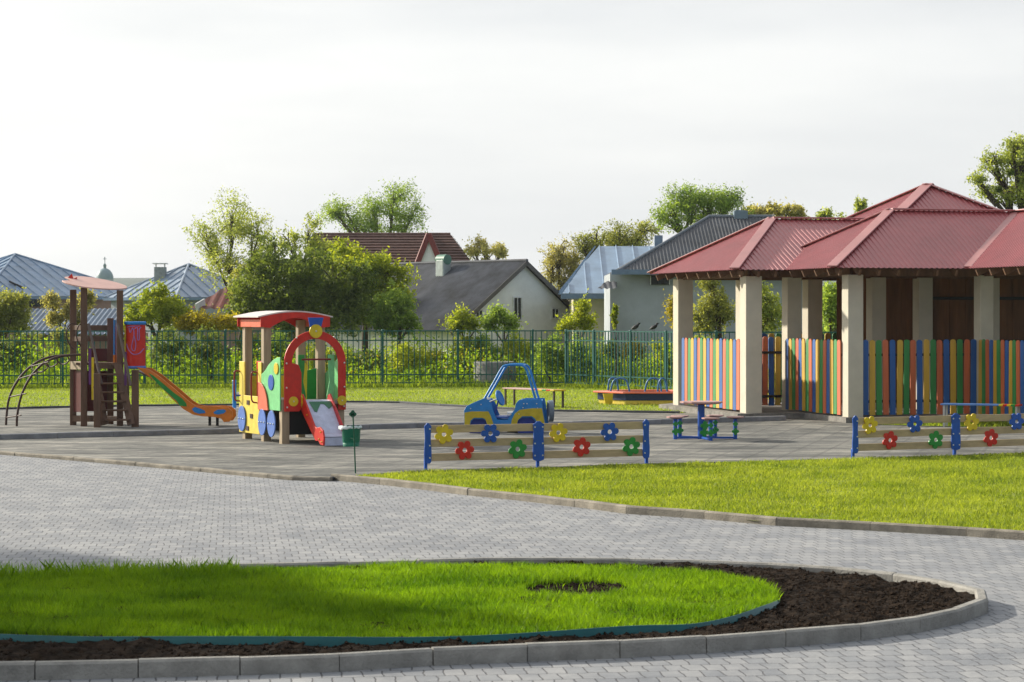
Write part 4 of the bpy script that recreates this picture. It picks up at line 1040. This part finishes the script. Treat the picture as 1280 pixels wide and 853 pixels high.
# blue exercise frame behind the train
ey_ = 52.5; e0 = W(293.5, 511, ey_); e0.z = 0
er = thing('exercise_bar', 'blue post frame with white plank half hidden behind the toy train', 'play equipment', e0)
for px, zt in ((293, .64), (388, .62)):
    pp_ = W(px, 511, ey_); pp_.z = 0
    MB().tube([pp_-Z*.02, pp_+Z*zt], .045, 12).lathe(pp_+Z*zt, [(.05, 0), (.05, .02), (.01, .03)], 12).build('post', C['sky_blue'], er)
    MB().box(pp_+Vector((.05, 0, .01)), (.30, .3, .02)).build('foot', C['white'], er)
MB().bar(W(296, 492, ey_), W(388, 492, ey_), .12, .05).build('plank', C['white'], er)
MB().bar(W(294, 494, ey_), W(389, 494, ey_), .05, .06).build('rail', C['blue'], er)
# ------------------------------------------------------------------ houses beyond the fence
tin = roof_mat('blue_tin_roof', (.17, .26, .38), .38, .25); tin2 = roof_mat('pale_tin_roof', (.26, .33, .42), .38, .2)
slate = roof_mat('asbestos_slate', (.055, .06, .075), .8, .5); slate2 = roof_mat('dark_slate', (.055, .06, .07), .75, .3)
shed_blue = roof_mat('shed_sheet', (.10, .15, .22), .6, .3)
tile = mat('brown_tiles', (.13, .066, .05), .7, .3, 3)
white_w = mat('white_plaster', (.80, .79, .75), .9, .08, 1.5, .2, 20); pinkw = mat('pink_plaster', (.36, .24, .20), .9, .15, 2); creamw = mat('cream_plaster', (.58, .52, .38), .9, .08, 2)
greyw = mat('grey_plaster', (.40, .43, .455), .9, .16, .7, .3, 8); glass = mat('window_glass', (.02, .025, .03), .08, .1, 2, spec=.8); frame_w = mat('white_frame', (.7, .7, .68), .5)
trim = mat('red_trim', (.20, .035, .03), .6)
def window(root, wall, c, d, w_, h_, n):
    fr_ = MB(); c = Vector(c); d = Vector(d).normalized(); n = Vector(n).normalized()
    for s in (-1, 1): fr_.box(c+d*s*(w_/2-.02)+n*.02, (.04, .06, h_), d)
    for s in (-1, 1): fr_.box(c+Z*s*(h_/2-.02)+n*.02, (w_-.08, .06, .04), d)
    fr_.box(c+n*.02, (.025, .05, h_-.08), d)
    o = fr_.build('window', frame_w, root); MB().box(c+n*.004, (w_-.1, .02, h_-.1), d).build('pane', glass, o); return o
def pyramid_house(label, apex, hd, ez, wall_m, roof_m, pitch=.55, rot=0, zb=-.3):
    root = thing('house', label, 'house', (apex[0], apex[1], 0)); ax = Vector((apex[0], apex[1], 0))
    cs = [ax+Vector((hd*math.cos(R(rot+a_)), hd*math.sin(R(rot+a_)), 0)) for a_ in (270, 0, 90, 180)]
    wl = MB(); ins_ = [ax+(c-ax)*.90 for c in cs]
    for i in range(4): 
        a_, b_ = ins_[i], ins_[(i+1) % 4]; wl.box((a_+b_)/2+Z*(ez+zb-.02)/2, ((b_-a_).length, .2, ez-zb-.02), b_-a_)
    wall = wl.build('wall', wall_m, root)
    for i in range(4):
        a_, b_ = cs[i], cs[(i+1) % 4]
        MB().corr([a_+Z*ez, b_+Z*ez, ax+Z*apex[2]], b_-a_, pitch, .045, 'seam').build('roof', roof_m, root, fix=False)
        MB().tube([a_+Z*ez, ax+Z*apex[2]], .06, 6).build('hip_cap', roof_m, root)
        MB().bar(a_+Z*(ez-.08), b_+Z*(ez-.08), .12, .12).build('gutter', tin, root)
    return root, ax, cs
a_ = W(19, 318, 110)
h1, axx, cs = pyramid_house('pinkish house under a large blue tin pyramid roof at the left edge of the photo', a_, 6.7, 3.0, pinkw, tin)
p = W(46, 379, 105.2); MB().box(p, (1.1, .06, .35), cs[1]-cs[0]).build('window', glass, h1)
pz_ = W(10, 355, 106)
for i in range(2): MB().tube([W(12+i*9, 352+i*4, 105.9-.0), W(20+i*9, 356+i*4, 105.7)], .05, 6).build('snow_guard', black, h1)
a_ = W(236, 330.5, 105)
h2, axx, cs = pyramid_house('grey house with pale tin pyramid roof and square chimney, left of the tall shrubs', a_, 3.9, 2.93, greyw, tin2)
c = W(200.5, 345, 104.6); MB().box(c, (.50, .5, .8)).build('chimney', mat('chimney_grey', (.30, .33, .32), .8, .2, 4), h2)
MB().box(c+Z*.56, (.64, .62, .05)).build('chimney_cap', frame_w, h2)
for s in (-1, 1): MB().post(c+Vector((s*.2, 0, .38)), .18, .05).build('chimney_leg', frame_w, h2)
# low blue shed
sh = thing('shed', 'low outbuilding with dark blue ribbed roof below the pinkish house', 'shed', (W(90, 400, 93).x, 93, 0))
A_ = [W(22, 386, 95), W(178, 386, 95)]; B_ = [W(18, 418, 90.5), W(182, 418, 90.5)]
MB().corr([B_[0], B_[1], A_[1], A_[0]], (1, 0, 0), .20, .03).build('roof', shed_blue, sh, fix=False)
MB().box((W(100, 400, 93).x, 93.0, .55), (5, 3.6, 1.7)).build('wall', pinkw, sh)
# red lean-to roof
rl = thing('house', 'low house with dark red sheet roof and small skylight, beside the pale tin roof', 'house', (W(280, 380, 92).x, 92, 0))
pl_ = [W(236, 388, 89), W(330, 388, 89), W(330, 340, 93), W(292, 353, 93)]
MB().corr([W(238, 386, 89), W(345, 386, 89), W(345, 345, 94), W(299, 350, 94)], (1, 0, 0), .35, .03).build('roof', mat('dark_red_roof', (.16, .035, .035), .55, .2, 2), rl, fix=False)
MB().box((W(300, 400, 92).x+.3, 92.3, .95), (2.9, 4.5, 2.1)).build('wall', pinkw, rl)
MB().bar(W(245, 385.5, 88.9), W(256, 379, 89.5), .06, .35).build('skylight', frame_w, rl)

# white gable house
apx = W(659, 326, 85); r_ = Vector((-.637, .77, 0)); g_ = Vector((.77, .637, 0)); Hh = 3.3; ez = 1.75; Lr = 13.0
gh = thing('house', 'white gable house with weathered grey corrugated roof and narrow windows', 'house', (apx.x, apx.y, 0))
gb = Vector((apx.x, apx.y, 0))
zr = apx.z
def GP(h, l, z): return gb+g_*h+r_*l+Z*z
wl = MB()
wl.prism([(-Hh*.93, -.6), (Hh*.93, -.6), (Hh*.93, ez+.02), (0, zr-.12), (-Hh*.93, ez+.02)], GP(0, .35, 0), g_, Z, .2)
wl.box(GP(-Hh*.92, Lr/2, .55), (Lr, .2, 2.3), r_); wl.box(GP(Hh*.92, Lr/2, .55), (Lr, .2, 2.3), r_)
wl.build('wall', white_w, gh)
ov_ = .28; dz = ov_*(zr-ez)/Hh
for s in (-1, 1):
    MB().corr([GP(s*(Hh+ov_), 0, ez-dz), GP(s*(Hh+ov_), Lr, ez-dz), GP(0, Lr, zr), GP(0, 0, zr)], r_, .115, .018).build('roof', slate, gh, fix=False)
    MB().bar(GP(s*(Hh+ov_), .02, ez-dz-.09), GP(0, .02, zr-.09), .05, .16, Z).build('barge_board', mat('grey_board', (.13, .115, .10), .8, .2, 5), gh)
MB().tube([GP(0, 0, zr+.01), GP(0, Lr, zr+.01)], .06, 6).build('ridge_cap', slate, gh)
def hpos(px):
    k = (px-640)/F; return (k*gb.y-gb.x)/(g_.x-k*g_.y)
for x0_, x1_, y0_, y1_ in ((646, 657, 371, 401), (598.5, 608, 387, 400), (694, 703.5, 385, 399)):
    h0, h1_ = hpos(x0_), hpos(x1_); cp = GP((h0+h1_)/2, .24, 0); zc = CH-((y0_+y1_)/2-YH)*cp.y/F
    cp.z = zc; window(gh, None, cp, g_, h1_-h0, (y1_-y0_)*cp.y/F, -r_)
ch = GP(-.55, 4.4, 0); ch.z = 3.95
MB().box(ch, (.40, .5, .70), g_).build('chimney', mat('zinc_chimney', (.42, .47, .46), .4, .2, 3, metal=.3), gh, bevel=.05)
MB().tube([ch+Z*.33-r_*.27, ch+Z*.33+r_*.27], .20, 12).build('chimney_cap', mat('green_cap', (.10, .22, .16), .5), gh)

# brown tiled house behind
rh = thing('house', 'house with brown tiled roof and small red trimmed gable behind the shrubs', 'house', (W(480, 350, 116).x, 116, 0))
zr = W(0, 293.5, 115).z; ze = zr-2.3
q0, q1 = W(393, 293.5, 115), W(563, 293.5, 115); e0_, e1_ = W(370, 343, 111), W(603, 346, 111); b0_, b1_ = W(370, 343, 119), W(603, 346, 119)
for z_ in (e0_, e1_, b0_, b1_): z_.z = ze
def tiled(poly):
    mb = MB(); P_ = [Vector(p) for p in poly]
    n_ = (P_[1]-P_[0]).cross(P_[2]-P_[0]).normalized(); n_ = n_ if n_.z > 0 else -n_
    K = 16
    for i in range(K):
        t0, t1 = i/K, (i+1)/K
        lo0 = P_[0].lerp(P_[-1], t0); lo1 = P_[1].lerp(P_[-2], t0); hi0 = P_[0].lerp(P_[-1], t1); hi1 = P_[1].lerp(P_[-2], t1)
        mb.add([lo0+n_*.07, lo1+n_*.07, hi1+n_*.01, hi0+n_*.01, lo0, lo1], [(0, 1, 2, 3), (4, 5, 1, 0)])
    return mb
tiled([e0_, e1_, q1, q0]).build('roof', tile, rh, fix=False); tiled([b1_, b0_, q0, q1]).build('roof', tile, rh, fix=False)
tiled([e1_, b1_, q1+Vector((.01, .02, 0)), q1]).build('roof', tile, rh, fix=False); tiled([b0_, e0_, q0, q0+Vector((-.01, .02, 0))]).build('roof', tile, rh, fix=False)
MB().tube([q0, q1], .10, 8).build('ridge_cap', tile, rh)
MB().box(((e0_.x+e1_.x)/2, 115, ze/2-.3), (e1_.x-e0_.x-.5, 7.2, ze+.2)).build('wall', white_w, rh)
gd = W(536, 294, 111.2); gl_ = W(521, 331, 111.0); gr_ = W(552, 331, 111.0); gr_.z = gl_.z
MB().add([gl_, gr_, gd], [(0, 1, 2)]).add([gl_+Vector((0, .2, 0)), gr_+Vector((0, .2, 0)), gd+Vector((0, .2, 0))], [(0, 1, 2)]).build('gable', white_w, rh)
for s in (gl_, gr_): MB().bar(s+Vector((0, -.1, 0)), gd+Vector((0, -.1, .05)), .12, .26, (0, 0, 1)).build('barge_board', trim, rh)
bk2 = Vector((0, 4.0, 0))
MB().add([gl_+Vector((-.1, -.1, -.05)), gd+Vector((0, -.1, .08)), gd+bk2+Z*.08, gl_+bk2], [(0, 1, 2, 3)]).add([gr_+Vector((.1, -.1, -.05)), gd+Vector((0, -.1, .08)), gd+bk2+Z*.08, gr_+bk2], [(0, 1, 2, 3)]).build('gable_roof', tile, rh, fix=False)

# cream house with blue tin roof
bh = thing('house', 'cream house with seamed blue tin roof between the white gable house and the grey house', 'house', (W(770, 400, 82).x, 82, 0))
f0, f1_ = W(703, 367, 80), W(850, 367, 80); r0, r1_ = W(745, 308, 85), W(850, 308, 85); k0, k1 = Vector((f0.x, 90, f0.z)), Vector((f1_.x, 90, f0.z))
MB().corr([f0, f1_, r1_, r0], (1, 0, 0), .62, .05, 'seam').build('roof', roof_mat('blue_tin_bright', (.22, .32, .44), .4, .2), bh, fix=False)
MB().corr([f0, k0, r0], (0, 1, 0), .6, .05, 'seam').build('roof', tin, bh, fix=False); MB().corr([k0, k1, r1_, r0], (1, 0, 0), .6, .05, 'seam').build('roof', tin, bh, fix=False)
MB().bar(f0+Vector((-.05, -.05, -.1)), f1_+Vector((0, -.05, -.1)), .15, .18).build('gutter', mat('blue_gutter', (.16, .23, .33), .5), bh)
MB().box(((f0.x+f1_.x)/2+.25, 85.2, f0.z/2-.2), (f1_.x-f0.x-.3, 9.4, f0.z+.15)).build('wall', creamw, bh)
MB().box(W(823, 303, 84.5), (.3, .3, .5)).build('chimney', mat('small_chimney', (.2, .26, .34), .6), bh)

# grey rendered house with dark slate roof
dh = thing('house', 'grey rendered house with dark corrugated hip roof behind the pavilion', 'house', (W(870, 400, 75).x, 75, 0))
f0, f1_ = W(774, 338, 72.2), W(1010, 338, 72.2); r0, r1_ = W(886, 271, 77), W(966, 270.5, 77); r1_.z = r0.z; k0, k1 = Vector((f0.x, 82, f0.z)), Vector((f1_.x, 82, f0.z))
MB().corr([f0, f1_, r1_, r0], (1, 0, 0), .115, .018).build('roof', slate2, dh, fix=False); MB().corr([f1_, k1, r1_], (0, 1, 0), .115, .018).build('roof', slate2, dh, fix=False)
MB().corr([k0, f0, r0], (0, 1, 0), .115, .018).build('roof', slate2, dh, fix=False); MB().corr([k0, k1, r1_, r0], (1, 0, 0), .115, .018).build('roof', slate2, dh, fix=False)
MB().tube([r0, r1_], .07, 6).tube([f0, r0], .06, 6).build('ridge_cap', mat('slate_cap', (.16, .18, .20), .6), dh)
MB().bar(f0+Vector((-.25, -.05, -.06)), f1_+Vector((0, -.05, -.06)), .16, .16).build('gutter', mat('blue_gutter', (.16, .23, .33), .5), dh)
MB().box(((f0.x+f1_.x)/2, 74.9, f0.z/2-.2), (f1_.x-f0.x+.55, 4.6, f0.z+.2)).build('wall', greyw, dh)
wp = W(825, 350.5, 72.55); MB().box(wp, (26*wp.y/F, .06, 11*wp.y/F)).build('window', mat('dull_dark_glass', (.03, .035, .04), .6), dh)
for i_ in range(4): MB().box(wp+Vector(((i_-1.5)*8*wp.y/F, -.035, 0)), (.035, .03, 11*wp.y/F)).build('window_bar', frame_w if i_ in (0, 3) else black, dh)
MB().corr([W(747, 361, 71.2), W(771, 361, 71.2), W(771, 352, 72.5), W(757, 352, 72.5)], (1, 0, 0), .17, .02).build('canopy', slate2, dh, fix=False)
MB().box(W(925.5, 269, 77), (.46, .4, .28)).box(W(925.5, 264.5, 77), (.36, .3, .08)).build('vent', mat('vent_blue', (.18, .25, .30), .5), dh)

# church dome far off
cy = 420; cb = W(131, 392, cy); kk = cy/F
cs_ = thing('church', 'far away church dome with small lantern and cross on the hazy horizon', 'church', (cb.x, cy, 0))
cw = mat('church_stone', (.42, .46, .46), .9); dm = mat('dome_metal', (.20, .29, .32), .5)
zb_ = W(0, 352, cy).z
MB().lathe((cb.x, cy, 0), [(13*kk, 0), (13*kk, zb_-.2), (11*kk, zb_), (11*kk, zb_+.4)], 20).build('drum', cw, cs_)
MB().lathe((cb.x, cy, zb_+.4), [(11*kk*math.cos(PI/2*i/10), 14*kk*math.sin(PI/2*i/10)) for i in range(10)]+[(1.8*kk, 14*kk), (1.8*kk, 16.5*kk), (2.4*kk, 17*kk), (.3*kk, 20.5*kk)], 20).build('dome', dm, cs_)
t_ = Vector((cb.x, cy, zb_+.4+20.3*kk)); MB().box(t_+Z*.55, (.12, .12, 1.2)).box(t_+Z*.75, (.6, .12, .12)).build('cross', dm, cs_)
# hills
hm = mat('wooded_hill', (.035, .065, .035), .95, .4, .02)
mb = MB(); nx_ = 60; vs = []
for i in range(nx_+1):
    x = -1500+3000*i/nx_
    hgt = 28+4*noise.noise((x*.004, 1, 2))+2*noise.noise((x*.03, 4, 2))
    for y, z in ((1350, 0), (1500, hgt*.75), (1650, hgt), (1900, 0)): vs.append((x, y, z))
mb.add(vs, [(4*i+j, 4*i+4+j, 4*i+5+j, 4*i+1+j) for i in range(nx_) for j in range(3)], True)
tag(mb.build('hills', hm, fix=False), kind='structure')

# ------------------------------------------------------------------ trees and shrubs
bark = mat('bark', (.075, .055, .04), .9, .35, 10, .6, 40)
LM = dict(
    airy=leaf_mat('airy_leaves', (.17, .23, .07), (.36, .42, .14), .6, .5),
    dark=leaf_mat('dark_leaves', (.055, .095, .026), (.18, .24, .06), .5, .6),
    bright=leaf_mat('bright_leaves', (.15, .22, .02), (.38, .43, .05), .55, .6),
    mid=leaf_mat('mid_leaves', (.10, .18, .045), (.28, .39, .10), .58, .5),
    olive=leaf_mat('olive_leaves', (.14, .17, .055), (.31, .34, .12), .55, .8),
    bud=leaf_mat('budding_leaves', (.22, .22, .10), (.42, .41, .20), .58, .5),
    gold=leaf_mat('golden_leaves', (.20, .19, .02), (.42, .37, .04), .5, .7))
def ptree(label, cat, bx, Y, blobs, n, leaf, lm, tr_, seed, name='tree', **kw):
    b = pxblobs(blobs, Y); base = (((bx-640)*Y/F), Y, -.05)
    return tree(name, label, cat, base, b, n, leaf, LM[lm], bark, tr_, seed, group=kw.pop('group', 'trees beyond the fence'), **kw)
ptree('tall airy tree with thin light green foliage above the toy train', 'tree', 292, 92, [(290, 280, 40, 28), (258, 302, 24, 30), (322, 296, 26, 34), (285, 325, 40, 30), (330, 330, 25, 24)], 13000, .085, 'airy', .13, 1, hollow=.1, limbs=90, tw=.34, per=26)
ptree('thin topped airy shrub tree rising out of the big dark shrub', 'tree', 395, 84, [(385, 300, 20, 30), (402, 318, 30, 26), (360, 300, 14, 22)], 3400, .09, 'airy', .10, 2, hollow=.1, limbs=60)
ptree('big dark dense shrub mass behind the toy train roof', 'shrub', 375, 76, [(365, 352, 60, 46), (322, 375, 42, 38), (415, 352, 60, 40), (380, 392, 85, 26), (450, 385, 40, 30), (345, 325, 30, 30)], 42000, .10, 'dark', .16, 3, name='shrub', group='shrubs beyond the fence', per=34)
ptree('yellow green sunlit shrub crown on the right flank of the big dark shrub', 'shrub', 455, 77.5, [(450, 338, 42, 26), (485, 345, 30, 20), (425, 322, 28, 18), (480, 368, 30, 22)], 13000, .11, 'bright', .12, 4, name='shrub', group='shrubs beyond the fence')
ptree('rounded bright green bush in front of the grey corrugated roof', 'bush', 498, 75, [(496, 378, 27, 30), (488, 398, 26, 20), (505, 402, 20, 18)], 12000, .09, 'mid', .09, 5, name='bush', group='shrubs beyond the fence')
ptree('broad green tree standing behind the brown tiled house', 'tree', 478, 132, [(492, 252, 34, 24), (468, 268, 30, 20), (432, 266, 30, 18), (515, 272, 24, 16), (455, 288, 44, 14), (505, 290, 24, 12), (420, 266, 10, 6)], 13500, .11, 'mid', .22, 6, limbs=60, tw=.42, hollow=.1, per=34)
ptree('small pale budding tree just right of the brown tiled roof', 'tree', 608, 130, [(608, 311, 24, 14), (592, 314, 10, 8), (626, 314, 8, 10)], 2200, .13, 'bud', .14, 7, limbs=70, tw=.28, hollow=.1)
ptree('pale brownish budding tree between the gable roof and the blue tin roof', 'tree', 700, 112, [(698, 318, 26, 16), (690, 338, 24, 18), (718, 332, 22, 20), (705, 350, 20, 16)], 9000, .09, 'bud', .16, 8, limbs=80, tw=.28, hollow=.15)
ptree('wide olive tree behind the ridge of the blue tin roof', 'tree', 762, 112, [(745, 300, 28, 14), (775, 292, 30, 14), (805, 290, 24, 13), (730, 315, 18, 12), (785, 305, 40, 10)], 9500, .10, 'olive', .2, 9, limbs=70, tw=.3, hollow=.25)
ptree('leafy mid green tree above the dark slate roof, left of the pavilion ridge', 'tree', 868, 108, [(862, 252, 32, 22), (890, 246, 30, 18), (915, 249, 20, 16), (845, 272, 28, 18), (880, 265, 32, 14), (905, 262, 20, 10)], 13500, .10, 'mid', .2, 10, limbs=60, tw=.38, hollow=.1, per=34)
ptree('pale yellow green tree top peeping over the pavilion left ridge', 'tree', 970, 112, [(958, 266, 20, 8), (985, 264, 22, 9), (1000, 270, 14, 8), (940, 268, 12, 8)], 3500, .15, 'bud', .16, 11, limbs=50, tw=.25)
ptree('bare twig tree tip just left of the pavilion pyramid roof', 'tree', 1040, 108, [(1030, 268, 9, 4), (1076, 258, 8, 6), (1050, 280, 22, 10)], 700, .13, 'airy', .12, 12, limbs=40, tw=.2)
big = ptree('large tree with dark mistletoe balls behind the pavilion at the right edge', 'tree', 1290, 82, [(1265, 190, 26, 16), (1245, 205, 24, 22), (1280, 215, 30, 26), (1225, 228, 16, 10), (1255, 242, 32, 14), (1290, 245, 30, 18), (1275, 180, 16, 10)], 11000, .085, 'airy', .22, 13, limbs=120, tw=.25, hollow=.15, trunk_top=4.0)
rg = np.random.default_rng(77)
for px, py in ((1263, 215.5), (1248, 236.5)):
    c = np.array(W(px, py, 81.2)); d = rg.normal(size=(700, 3)); d /= np.linalg.norm(d, axis=1)[:, None]
    np_mesh('mistletoe', leaf_quads(c+d*(.14*rg.uniform(.5, 1, 700)[:, None]), .06, rg), 4, LM['dark'], big)
S_ = 'shrubs beyond the fence'
ptree('dense olive bush at the left edge above the green fence', 'bush', 8, 75, [(10, 388, 24, 26), (-10, 395, 24, 30), (22, 402, 14, 14)], 11000, .09, 'olive', .10, 14, name='bush', group=S_)
ptree('thin twiggy sapling in front of the ribbed blue shed roof', 'sapling', 78, 73, [(70, 400, 12, 10), (85, 385, 10, 12), (62, 378, 8, 8), (100, 396, 10, 14), (110, 372, 8, 8)], 900, .09, 'bud', .05, 15, name='sapling', group=S_, limbs=60, hollow=.0)
ptree('bright yellow green shrub between the play tower and the tin roof house', 'shrub', 195, 74, [(190, 385, 26, 22), (215, 395, 24, 18), (168, 400, 18, 14), (200, 366, 12, 12)], 11000, .09, 'bright', .09, 16, name='shrub', group=S_)
ptree('golden green shrub in front of the dark red sheet roof', 'shrub', 262, 73, [(255, 403, 24, 10), (288, 401, 18, 11), (235, 405, 16, 9)], 7500, .085, 'gold', .08, 17, name='shrub', group=S_)
ptree('grey green loose shrub between the golden shrub and the big dark shrub', 'shrub', 300, 78, [(308, 362, 20, 24), (304, 384, 18, 16)], 6000, .10, 'olive', .10, 18, name='shrub', group=S_)
ptree('young bright leafy sapling left of the white gable wall', 'sapling', 578, 72, [(578, 394, 9, 10), (568, 406, 13, 9), (590, 405, 10, 8)], 2600, .085, 'bright', .05, 19, name='sapling', group=S_, limbs=30)
ptree('bushy bright sapling below the tall window of the white gable wall', 'sapling', 625, 72, [(624, 392, 10, 8), (614, 404, 12, 9), (636, 404, 13, 9)], 3000, .085, 'mid', .05, 20, name='sapling', group=S_, limbs=30)
ptree('sparse leaning sapling before the right eave of the white gable house', 'sapling', 726, 71, [(722, 396, 12, 12), (708, 408, 14, 7), (735, 404, 10, 8), (728, 382, 5, 8)], 2100, .08, 'bright', .05, 21, name='sapling', group=S_, limbs=40)
ptree('slender upright leafy shoot before the grey rendered wall', 'sapling', 768, 66.8, [(768, 398, 3.2, 12), (769, 388, 2, 6)], 500, .07, 'bright', .02, 22, name='sapling', group=S_, limbs=8, tw=.06)
ptree('orange tinged thin shrub left of the pavilion corner column', 'shrub', 846, 66, [(842, 380, 7, 14), (846, 396, 8, 14)], 900, .07, 'gold', .03, 23, name='shrub', group=S_, limbs=40, hollow=0)
ptree('olive brown twiggy tree seen between the two left pavilion columns', 'tree', 900, 67, [(892, 370, 20, 22), (885, 395, 22, 22), (905, 395, 20, 20), (890, 352, 18, 12)], 5200, .085, 'olive', .08, 24, limbs=90, hollow=.1)
ptree('grey olive bush seen between the gate column and the front wing column', 'bush', 955, 67, [(955, 375, 18, 24), (962, 398, 18, 18)], 3600, .085, 'airy', .08, 25, name='bush', group=S_, limbs=60)
ptree('green bush seen past the sunlit inner column of the pavilion', 'bush', 1042, 66.5, [(1040, 372, 14, 22), (1042, 398, 16, 18)], 4000, .085, 'mid', .08, 26, name='bush', group=S_, limbs=40)
# weedy shrubs behind the bars
rnd = random.Random(4)
kinds = [('dark', 'dark green'), ('mid', 'green'), ('bright', 'bright green'), ('gold', 'yellow flowering'), ('olive', 'olive')]
spots = [(-25, 435, 30, 24, 0), (25, 440, 28, 20, 0), (70, 432, 26, 22, 4), (215, 432, 30, 20, 0), (262, 436, 28, 20, 0), (310, 438, 26, 20, 0), (350, 440, 24, 22, 1), (395, 450, 24, 20, 2),
         (430, 452, 26, 20, 1), (468, 458, 24, 20, 0), (505, 448, 26, 18, 2), (540, 452, 24, 20, 2), (575, 446, 22, 22, 2), (605, 440, 22, 18, 1), (650, 438, 22, 20, 2), (690, 440, 20, 22, 1), (730, 446, 20, 24, 1), (765, 446, 18, 18, 0), (795, 448, 18, 20, 3), (830, 446, 20, 22, 2), (875, 446, 20, 22, 1)]
names_ = ['play tower', 'climbing ladder']
near = {0: 'at the far left edge', 1: 'behind the lower end of the climbing ladder', 2: 'behind the top of the climbing ladder', 3: 'above the orange slide', 4: 'left of the toy train', 5: 'behind the toy train cab', 6: 'behind the toy train arch', 7: 'just right of the toy train arch', 8: 'second clump right of the toy train', 9: 'midway between the train and the concrete ring', 10: 'left of the dark post before the concrete ring', 11: 'a little left of the concrete ring', 12: 'touching the concrete ring', 13: 'right behind the concrete ring', 14: 'behind the jeep roll bars', 15: 'beside the fence corner post', 16: 'just past the fence corner on the right', 17: 'below the two birds, on their left', 18: 'directly below the two birds', 19: 'left of the pavilion corner column', 20: 'seen under the left pavilion wing'}
for i, (px, py, rx, ry, kd) in enumerate(spots):
    Y = (70.5 if px < 690 else 68.8)+rnd.uniform(-.6, 1.6)
    ptree('%s weedy shrub behind the bars, %s' % (kinds[kd][1], near[i]), 'shrub', px, Y, [(px, py, rx, ry), (px+rnd.uniform(-12, 12), py+14, rx*.9, ry*.7), (px+rnd.uniform(-14, 14), py-6, rx*.6, ry*.8)], 3600, .075, kinds[kd][0], .035, 100+i, name='shrub', group='weedy shrubs along the green fence', limbs=14, tw=.16)
# weeds as ground cover
WD = leaf_mat('weed_leaves', (.11, .20, .012), (.30, .40, .03), .5, .5, tcol=(1.8, 1.8, .5))
rg = np.random.default_rng(9); n = 85000
P_ = np.stack([rg.uniform(-18, 9, n), 67.3+rg.uniform(0, 1, n)**1.4*15, rg.uniform(0, 1, n)**1.5], 1)
hm_ = np.array([.35+1.15*max(0, .45+noise.noise((x*.45, y*.45, 2))) for x, y, z in P_]); P_[:, 2] *= hm_
mk = (P_[:, 1] > 68.6+np.clip(P_[:, 0]-1.4, 0, 4)*-1.6)
P_ = P_[mk]
tag(np_mesh('weeds', leaf_quads(P_, .10, rg), 4, WD), 'rank green weeds and meadow plants growing beyond the green fence', 'weeds', kind='stuff')
n = 2600; P_ = np.stack([rg.uniform(-10, 7, n), 67.9+rg.uniform(0, 7, n), rg.uniform(.35, 1.15, n)], 1)
P_ = P_[[noise.noise((x*.45, y*.45, 8)) > -.05 for x, y, z in P_]]
YF = leaf_mat('yellow_petals', (.45, .36, .02), (.70, .58, .04), .4, .5, tcol=(1.2, 1.1, .5))
tag(np_mesh('wildflowers', leaf_quads(P_, .055, rg), 4, YF), 'scattered yellow wildflowers among the weeds beyond the fence', 'flowers', kind='stuff')
# far tree belt along the foot of the hills / horizon
rg = np.random.default_rng(12); n = 26000
P_ = np.stack([rg.uniform(-60, 75, n), rg.uniform(140, 165, n), rg.uniform(0, 1, n)], 1)
P_[:, 2] *= np.array([2.6+2.2*noise.noise((x*.12, y*.1, 5)) for x, y, z in P_])
tag(np_mesh('far_woods', leaf_quads(P_, .5, rg), 4, LM['mid']), 'distant belt of green trees and hedges far beyond the houses', 'woods', kind='stuff')
# concrete well ring
wr = W(618.5, 483, 69.2); wr.z = 0; rr = 26.5*69.2/F
o = MB().lathe(wr, [(rr, 0), (rr, .72), (rr-.09, .74), (rr-.10, .2)], 32).build('concrete_ring', mat('ring_concrete', (.20, .20, .19), .9, .3, 3, .5, 30))
tag(o, 'grey concrete well ring standing in the weeds behind the green fence', 'concrete ring')
# young tree outside the frame on the left, whose shade falls over the near bed

tree('tree', 'leafy tree beyond the left edge, shading the near flower bed', 'tree', (-15.2, 25, 0), [(-17.6, 26.6, 5.3, 2.2, 2.2, 1.6), (-14.2, 23.6, 5.0, 3.0, 3.0, 1.8), (-16.0, 21.8, 5.4, 2.8, 2.8, 1.6)], 30000, .24, LM['mid'], bark, .14, 300, hollow=.1)
# air
mb = MB(); mb.box((0, 1180, 60), (4400, 2800, 122))
o = mb.build('haze', None or bpy.data.materials.new('haze_air')); m = o.data.materials[0]; m.use_nodes = True; nt = m.node_tree
for n in list(nt.nodes): nt.nodes.remove(n)
out = nt.nodes.new('ShaderNodeOutputMaterial'); pv = nt.nodes.new('ShaderNodeVolumePrincipled'); nt.links.new(pv.outputs[0], out.inputs['Volume'])
pv.inputs['Color'].default_value = (.86, .92, 1, 1); pv.inputs['Density'].default_value = .00016; pv.inputs['Anisotropy'].default_value = .3
tag(o, 'thin pale summer haze between the playground and the far hills', 'haze', kind='stuff')
